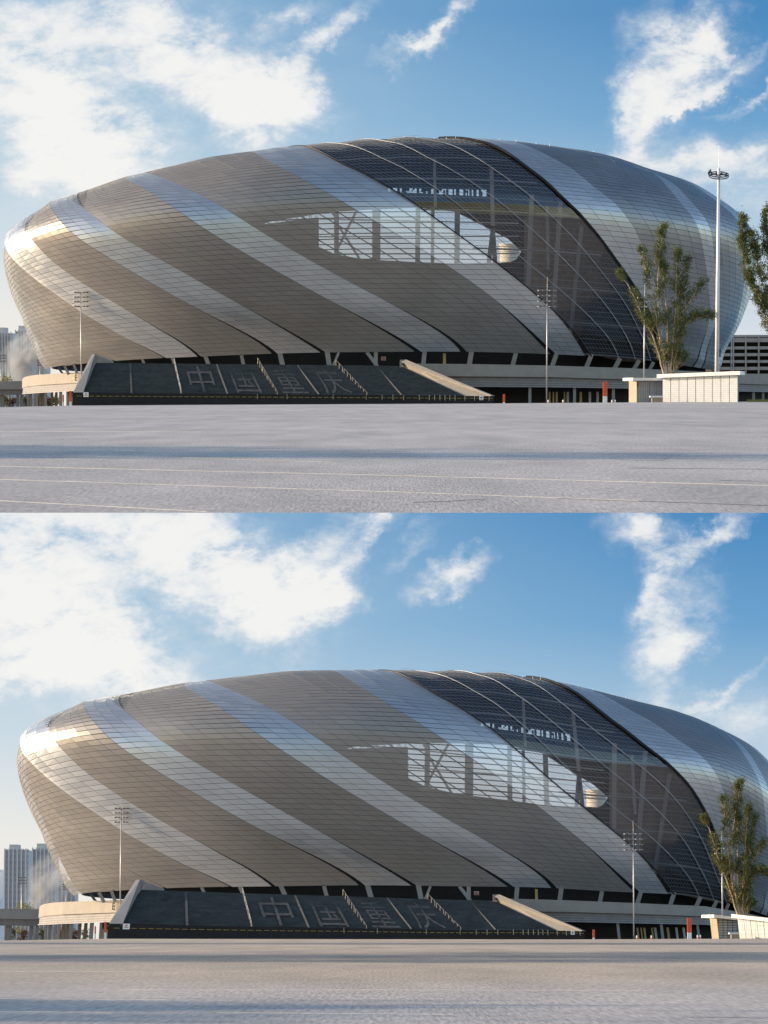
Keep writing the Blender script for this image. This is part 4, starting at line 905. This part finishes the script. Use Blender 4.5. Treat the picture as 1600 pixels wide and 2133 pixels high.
# ------------------------------------------------------------------ planters
def planter(v, name, quad, Yl, Yr, depth, wallmat, sidemat, ncol, label, over, capth, shear=0.0):
    """quad: photograph TL TR BR BL of the front face"""
    a = pts(v, quad, [Yl, Yr, Yr, Yl]); zb = 0.0
    a[2, 2] = a[3, 2] = ground_z(v, a[2, 0], a[2, 1])-.02
    d = np.array([a[1, 1]-a[0, 1], -(a[1, 0]-a[0, 0]), 0]); d /= -np.linalg.norm(d); bk = np.array([shear, depth, 0.0])
    t = thing(v, name, (float(a[:, 0].mean()), float(a[:, 1].mean()), float(a[2, 2])), label, 'planter', 'tree planters')
    mb = MB(); i_ = d*0.05; f = a+i_; mb.hexa(np.r_[f[[3, 2, 1, 0]], (f+bk-2*i_)[[3, 2, 1, 0]]]); mb.build(v, 'wall', M[sidemat], t)
    for k in range(ncol):
        s0, s1 = k/ncol+.004, (k+1)/ncol-.004; tl = a[0]*(1-s0)+a[1]*s0; tr = a[0]*(1-s1)+a[1]*s1; bl = a[3]*(1-s0)+a[2]*s0; brr = a[3]*(1-s1)+a[2]*s1
        dz = np.array([0, 0, -.02]); mb = MB(); mb.hexa([bl, brr, tr+dz, tl+dz, bl+i_*.9, brr+i_*.9, tr+dz+i_*.9, tl+dz+i_*.9]); mb.build(v, 'cladding_panel', M[wallmat], t)
    e = (a[1]-a[0])/np.linalg.norm(a[1]-a[0]); up = np.array([0, 0, capth]); o = over
    l, r = a[0]-e*o-d*o, a[1]+e*o-d*o; l2, r2 = a[0]-e*o+bk+d*o, a[1]+e*o+bk+d*o
    mb = MB(); mb.hexa([l, r, r+up, l+up, l2, r2, r2+up, l2+up]); mb.build(v, 'coping', M['white'], t)
    mb = MB(); ins = 0.25; q = [a[0]+e*ins+d*ins, a[1]-e*ins+d*ins, a[1]-e*ins+bk-d*ins, a[0]+e*ins+bk-d*ins]; q = [p+np.array([0, 0, capth+.01]) for p in q]; mb.quad(*q); mb.build(v, 'soil', M['bark'], t)
    return t, a, d
def planters(v):
    p1, a, d = planter(v, 'planter', [(1380, 787), (1537, 781), (1537, 838), (1380, 838)], 200.0, 197.4, 2.4, 'tile', 'letter', 9, f'long cream tiled planter with white coping holding the tree, {v.name} view', .28, .24, .36)  # body near-black: the shaded end is put into its colour
    p2, a2, d2 = planter(v, 'planter', [(1327, 793), (1392, 793), (1392, 838), (1327, 838)], 203.0, 203.8, 2.6, 'tilegrey', 'tilewarm', 5, f'small grey tiled planter with sandy end wall and white coping, {v.name} view', .55, .19)
    mb = MB(); q = pts(v, [(1310.5, 793.5), (1326.5, 793.5), (1326.5, 839), (1310.5, 839)], [203.6, 202.9, 202.9, 203.6]); q[2, 2] = q[3, 2] = ground_z(v, q[2, 0], q[2, 1])-.02
    o = np.array([.05, .8, 0]); mb.hexa(np.r_[q[[3, 2, 1, 0]], (q+o)[[3, 2, 1, 0]]]); mb.build(v, 'end_wall', M['tilewarm'], p2)
    letters(v, 'F', [(1327.5, 797.5), (1331.5, 797.5), (1331.5, 807), (1327.5, 807)], lambda s, t: 202.9, 0.03, M['letter'], p2, 'letter')
    b = pts(v, [(1354, 824.5), (1381, 824.5)], [198.9, 198.9]); z0 = ground_z(v, b[0][0], 199)
    t = thing(v, 'bench', (float(b[:, 0].mean()), 199.2, z0), f'small white slab bench between the two planters, {v.name} view', 'bench', 'plaza benches')
    mb = MB(); mb.box(b[0][0], b[1][0], 198.8, 199.4, b[0][2]-.10, b[0][2]); mb.build(v, 'seat', M['white'], t)
    mb = MB(); mb.box(b[0][0]+.14, b[1][0], 198.9, 199.3, z0, b[0][2]-.10); mb.build(v, 'base', M['tilewarm'], t)
# ------------------------------------------------------------------ far buildings
def tower(v, x0, x1, ytop, Y, label, cols, seed):
    r_ = random.Random(seed); m = Y/F; a = pt(v, x0, ytop, Y); b = pt(v, x1, ytop, Y); z0 = ground_z(v, a[0], Y); z1 = a[2]
    t = thing(v, 'apartment_tower', ((a[0]+b[0])/2, Y, z0), label, 'tower block', 'apartment towers')
    W = b[0]-a[0]; mb = MB(); mb.box(a[0], b[0], Y, Y+14, z0, z1)
    mb.box(a[0]+W*.2, a[0]+W*.55, Y+1, Y+10, z1+.01, z1+2.2); mb.build(v, 'wall', M['towerwall'], t)
    for k in range(cols):
        x = a[0]+W*(k+.12)/cols; w_ = W/cols*.30; mb = MB(); mb.box(x, x+w_, Y-.9, Y-.01, z0, z1+.6); mb.build(v, 'pilaster', M['towerwall2'], t)
    nf = int((z1-z0)/1.15)
    for k in range(cols):
        x = a[0]+W*(k+.52)/cols; w_ = W/cols*.40
        for j in range(2, nf, 1):
            z = z0+(j+.3)*1.15
            if j % 2: continue
            mb = MB(); mb.box(x, x+w_, Y-.08, Y+.05, z, z+1.3); mb.build(v, 'window', M['towerwin'], t)
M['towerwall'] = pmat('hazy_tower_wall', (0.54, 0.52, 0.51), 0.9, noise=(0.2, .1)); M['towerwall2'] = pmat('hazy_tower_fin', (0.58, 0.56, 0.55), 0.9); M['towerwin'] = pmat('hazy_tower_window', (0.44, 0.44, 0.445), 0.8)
def carpark(v):
    Y = 1180.0; t0 = pt(v, 1470, 700, Y); z0 = ground_z(v, t0[0], Y)
    t = thing(v, 'parking_building', (pt(v, 1570, 700, Y)[0], Y, z0), 'grey multi-storey building with open dark floors behind the right end of the stadium', 'building')
    for k, (yt, yb) in enumerate(((698, 703), (704.5, 713), (722, 728), (736, 742), (750.5, 756), (764.5, 771), (779, 787))):
        mb = MB(); polyslab(mb, v, [(1462, yt), (1690, yt-1), (1690, yb-1), (1462, yb)], Y, 8); mb.build(v, 'floor_slab', M['concrete'], t)
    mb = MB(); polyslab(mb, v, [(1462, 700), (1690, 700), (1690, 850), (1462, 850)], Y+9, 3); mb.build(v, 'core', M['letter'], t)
    for q in (1475, 1499, 1528, 1554, 1581, 1608, 1640):
        mb = MB(); bar(mb, v, (q, 698), (q, 850), Y-.4, Y-.4, 2.6, 1.2); mb.build(v, 'pier', M['concrete'], t)
def walkway(v):
    Y = 1040.0; x0 = -160 if v is UP else -200
    a = pt(v, -60, 795, Y); t = thing(v, 'elevated_walkway', (a[0], Y, ground_z(v, a[0], Y)), f'elevated concrete walkway at the far left beside the podium, {v.name} view', 'walkway', 'elevated walkways')
    mb = MB(); polyslab(mb, v, [(x0, 796), (50, 793.5), (50, 811), (x0, 811)], Y, 9); mb.build(v, 'parapet', M['concrete'], t)
    mb = MB(); polyslab(mb, v, [(x0, 810), (50, 810), (50, 822.5), (x0, 822.5)], Y+1.0, 7); mb.build(v, 'girder', M['louvre'], t)
    for q, w_ in ((-70, 8), (-30, 8), (4, 8), (36, 4), (45, 4)):
        mb = MB(); bar(mb, v, (q, 821), (q, 851), Y+3, Y+3, w_, 2); mb.build(v, 'pier', M['concrete'], t)
def smoke(v):
    m = bpy.data.materials.new('smoke'); m.use_nodes = True; n = m.node_tree.nodes; l = m.node_tree.links; n.remove(n['Principled BSDF'])
    pv = n.new('ShaderNodeVolumePrincipled'); pv.inputs['Color'].default_value = (.9, .92, .95, 1); pv.inputs['Anisotropy'].default_value = .2
    tc = n.new('ShaderNodeTexCoord'); t = n.new('ShaderNodeTexNoise'); t.inputs['Scale'].default_value = 2.3; t.inputs['Detail'].default_value = 5; t.inputs['Distortion'].default_value = .5; l.new(tc.outputs['Object'], t.inputs['Vector'])
    gr = n.new('ShaderNodeTexGradient'); gr.gradient_type = 'SPHERICAL'; l.new(tc.outputs['Object'], gr.inputs[0])
    r = n.new('ShaderNodeMapRange'); r.inputs[1].default_value = .42; r.inputs[2].default_value = .75; r.inputs[4].default_value = .9; l.new(t.outputs[0], r.inputs[0])
    mu = n.new('ShaderNodeMath'); mu.operation = 'MULTIPLY'; l.new(r.outputs[0], mu.inputs[0]); l.new(gr.outputs['Fac'], mu.inputs[1]); l.new(mu.outputs[0], pv.inputs['Density']); l.new(pv.outputs[0], n['Material Output'].inputs['Volume'])
    import bmesh
    c = pt(v, 58, 752, 1120); me = bpy.data.meshes.new('smoke'); bm = bmesh.new(); bmesh.ops.create_icosphere(bm, subdivisions=3, radius=1.0); bm.to_mesh(me); bm.free(); me.materials.append(m)
    o = nobj('smoke', me); k = 1120/F; o.matrix_world = v.M @ Matrix.Translation(Vector(c)*v.unit) @ Matrix.Rotation(R(25), 4, 'Y') @ Matrix.Diagonal((58*k*v.unit, 8*v.unit, 75*k*v.unit, 1))
    tag(o, f'drifting pale smoke in front of the far towers, {v.name} view', kind='stuff')
# ------------------------------------------------------------------ assemble both views
for v in VIEWS:
    stadium(v); po = podium(v); stair(v); hoarding(v); walkway(v); planters(v)
    n = v.name
    lamp_pole(v, 168, 607, 918, ground_z(v, -90, 918), 4, 14.5, f'tall four-tier floodlight pole standing left of the stair, {n} view')
    Yp = 868.0; lamp_pole(v, 1140, 603, Yp, ground_z(v, (1140-800)/F*Yp, Yp), 4, 19, f'slim floodlight pole before the striped wall right of the stair, {n} view', rad=.2, gap=11)
    Yp = 880.0; lamp_pole(v, 1343, 618, Yp, ground_z(v, (1343-800)/F*Yp, Yp), 3, 15, f'floodlight pole half hidden behind the multi-stemmed tree, {n} view', rad=.24)
    zd2 = ground_z(v, -120, 1090)
    lamp_pole(v, 2 if v is UP else 18, 738, 1090, zd2, 3, 9, f'distant lamp pole before the smoky towers, leftmost of the {n} view', rad=.2, gap=6, rod=6)
    lamp_pole(v, 83, 748, 1090, zd2, 3, 7, f'distant lamp pole behind the rounded end of the podium, {n} view', rad=.2, gap=5, rod=4)
    totem(v, 146.5, 814, 846, 845, 4.4, .3, f'orange and white totem at the left foot of the stair, {n} view')
    totem(v, 131.5, 822, 846, 880, 3, .35, f'thin orange and white totem under the rounded deck end, {n} view')
    totem(v, 1050, 821, 840, 850, 4.6, .12, f'short orange totem beside the right end of the hoarding, {n} view')
    totem(v, 1261, 795, 838, 856, 9, .3, f'tall orange totem with white foot left of the planters, {n} view')
    for q, w_ in ((1142, 'below the slim floodlight pole'), (1173, 'between the slim pole and the tall totem')):
        bollard(v, q, 833, 846, f'small white and red bollard {w_}, {n} view')
    for q, w_ in ((1275, 'beside the tall orange totem'), (1281.5, 'left of the small grey planter')):
        bollard(v, q, 833, 846, f'small white and red bollard {w_}, {n} view')
    tree(v, (1392, 782), 200.8, TREE1, f'young multi-stemmed tree rising from the cream planter, {n} view', 26000, seed=5, size=.05)
    tower(v, -9, 27, 694, 1190, f'grey apartment tower at the far left behind the smoke, {n} view', 6, 1)
    tower(v, 31, 66, 690, 1215, f'grey apartment tower close to the stadium flank behind the smoke, {n} view', 6, 2)
    tower(v, 62, 97, 742, 1240, f'lower grey tower peeping out behind the podium end, {n} view', 5, 3)
    for i, (q, qy, rp, mt) in enumerate(((8, 828, 14, 'leaf2'), (26, 832, 12, 'redleaf'), (52, 829, 12, 'leaf2'), (82, 828, 14, 'leaf2'), (104, 831, 12, 'redleaf'), (118, 829, 10, 'leafy'))):
        bush(v, q, qy, 1075, rp, f'{["olive","russet","green","dense green","reddish","yellowish"][i]} shrub seen under the decks, number {i+1} from the left, {n} view', mt, 420, seed=i+3)
    bush(v, 8 if v is UP else 22, 786, 1110, 20, f'yellow green treetop showing above the elevated walkway, {n} view', 'leafy', 900, seed=21, name='leafy_tree')
    smoke(v)
lamp_pole(UP, 1524, 636, 1000, ground_z(UP, 113, 1000), 3, 11, 'far floodlight pole right of the white ring mast', rad=.22, gap=8, rod=5)
mast(UP); carpark(UP)
tree(UP, (1645, 782), 195.0, TREE2, 'leafy young tree leaning in from the right edge', 30000, seed=9, size=.055)
def added_glow_tower(v):  # tower added behind the stadium for a warm glow through the gallery
    c = pt(v, 1062, 508, 1330); r_ = 4.3; z0 = ground_z(v, c[0], c[1]); t = thing(v, 'added_glow_tower', (c[0], c[1], z0), f'pale round tower added to give the open gallery its warm glow, {v.name} view', 'tower', 'towers added for the gallery glow')
    mb = MB(); mb.tube([(c[0], c[1], z0-.3), (c[0], c[1], c[2]-.5)], r_, 28); mb.build(v, 'wall', M['towerglow'], t, True)
    mb = MB(); mb.disc((c[0], c[1]), r_+.3, r_+.3, c[2]-.5, c[2], 28); mb.build(v, 'roof', M['towerglow'], t)
M['towerglow'] = pmat('glow_tower_render', (0.62, 0.54, 0.42), 0.8, noise=(.3, .1))  # warm colour of the tower added for the glow
for v in VIEWS: added_glow_tower(v)
# hill in the lower view
mb = MB(); hp = [(-160, 1800), (-90, 1790), (-40, 1806), (8, 1812), (40, 1826), (90, 1850), (120, 1870)]
hx = np.array(hp, float); tp = pts(LO, hx, [2300]*len(hx), True); bm_ = tp.copy(); bm_[:, 2] = ground_z(LO, -280, 2300)-2; bf = bm_.copy(); bf[:, 1] -= 220; k = len(tp); bb = bm_.copy(); bb[:, 1] += 150
V = np.r_[bf, tp, bb]; mb.add(V, [(i, i+1, k+i+1, k+i) for i in range(k-1)]+[(k+i, k+i+1, 2*k+i+1, 2*k+i) for i in range(k-1)])
M['hill'] = pmat('misty_hill', (0.74, 0.77, 0.80), 1.0, noise=(.02, .08)); tag(mb.build(LO, 'hill', M['hill'], None, True), 'pale misty hill at the far left', kind='structure')
# grass mound at the right of the planter
mb = MB(); r_ = random.Random(4)
for i in range(900):
    q = pt(UP, 1556+r_.random()*80, 838, 205+r_.random()*4); z = ground_z(UP, q[0], q[1]); h_ = r_.uniform(.06, .2); d_ = r_.uniform(-.05, .05)
    mb.add([(q[0]-.015, q[1], z), (q[0]+.015, q[1], z), (q[0]+d_, q[1], z+h_)], [(0, 1, 2)])
tag(mb.build(UP, 'grass', M['leafy']), 'thin strip of dry grass right of the cream planter', kind='stuff')
# trees standing to the left of the frame: only their long shadows reach the picture
def shade_tree(x, y, h, cr, seed):
    r_ = random.Random(seed); t = thing(WORLD, 'street_tree', (x, y, 0), f'tall street tree left of the picture, {["nearest","middle","farthest"][seed % 3]} of its row', 'tree', 'street trees beside the plaza')
    mb = MB(); mb.tube([(x, y, -.3), (x+.1, y, h*.5), (x, y+.1, h)], [.22, .15, .03], 8); mb.build(WORLD, 'trunk', M['bark'], t)
    cen = [(x+r_.gauss(0, cr*.4), y+r_.gauss(0, cr*.5), h*r_.uniform(.45, .98)) for _ in range(26)]
    mb = MB(); leaf_cloud(mb, cen, [cr*.45]*26, 9000, .2, 1, r_); mb.build(WORLD, 'crown', M['leaf'], t)
shade_tree(-38.5, 44.0, 16.0, 4.4, 3)
shade_tree(-36.5, 18.5, 8.5, 2.2, 4)
shade_tree(-68, 82.0, 26.0, 5.0, 5)
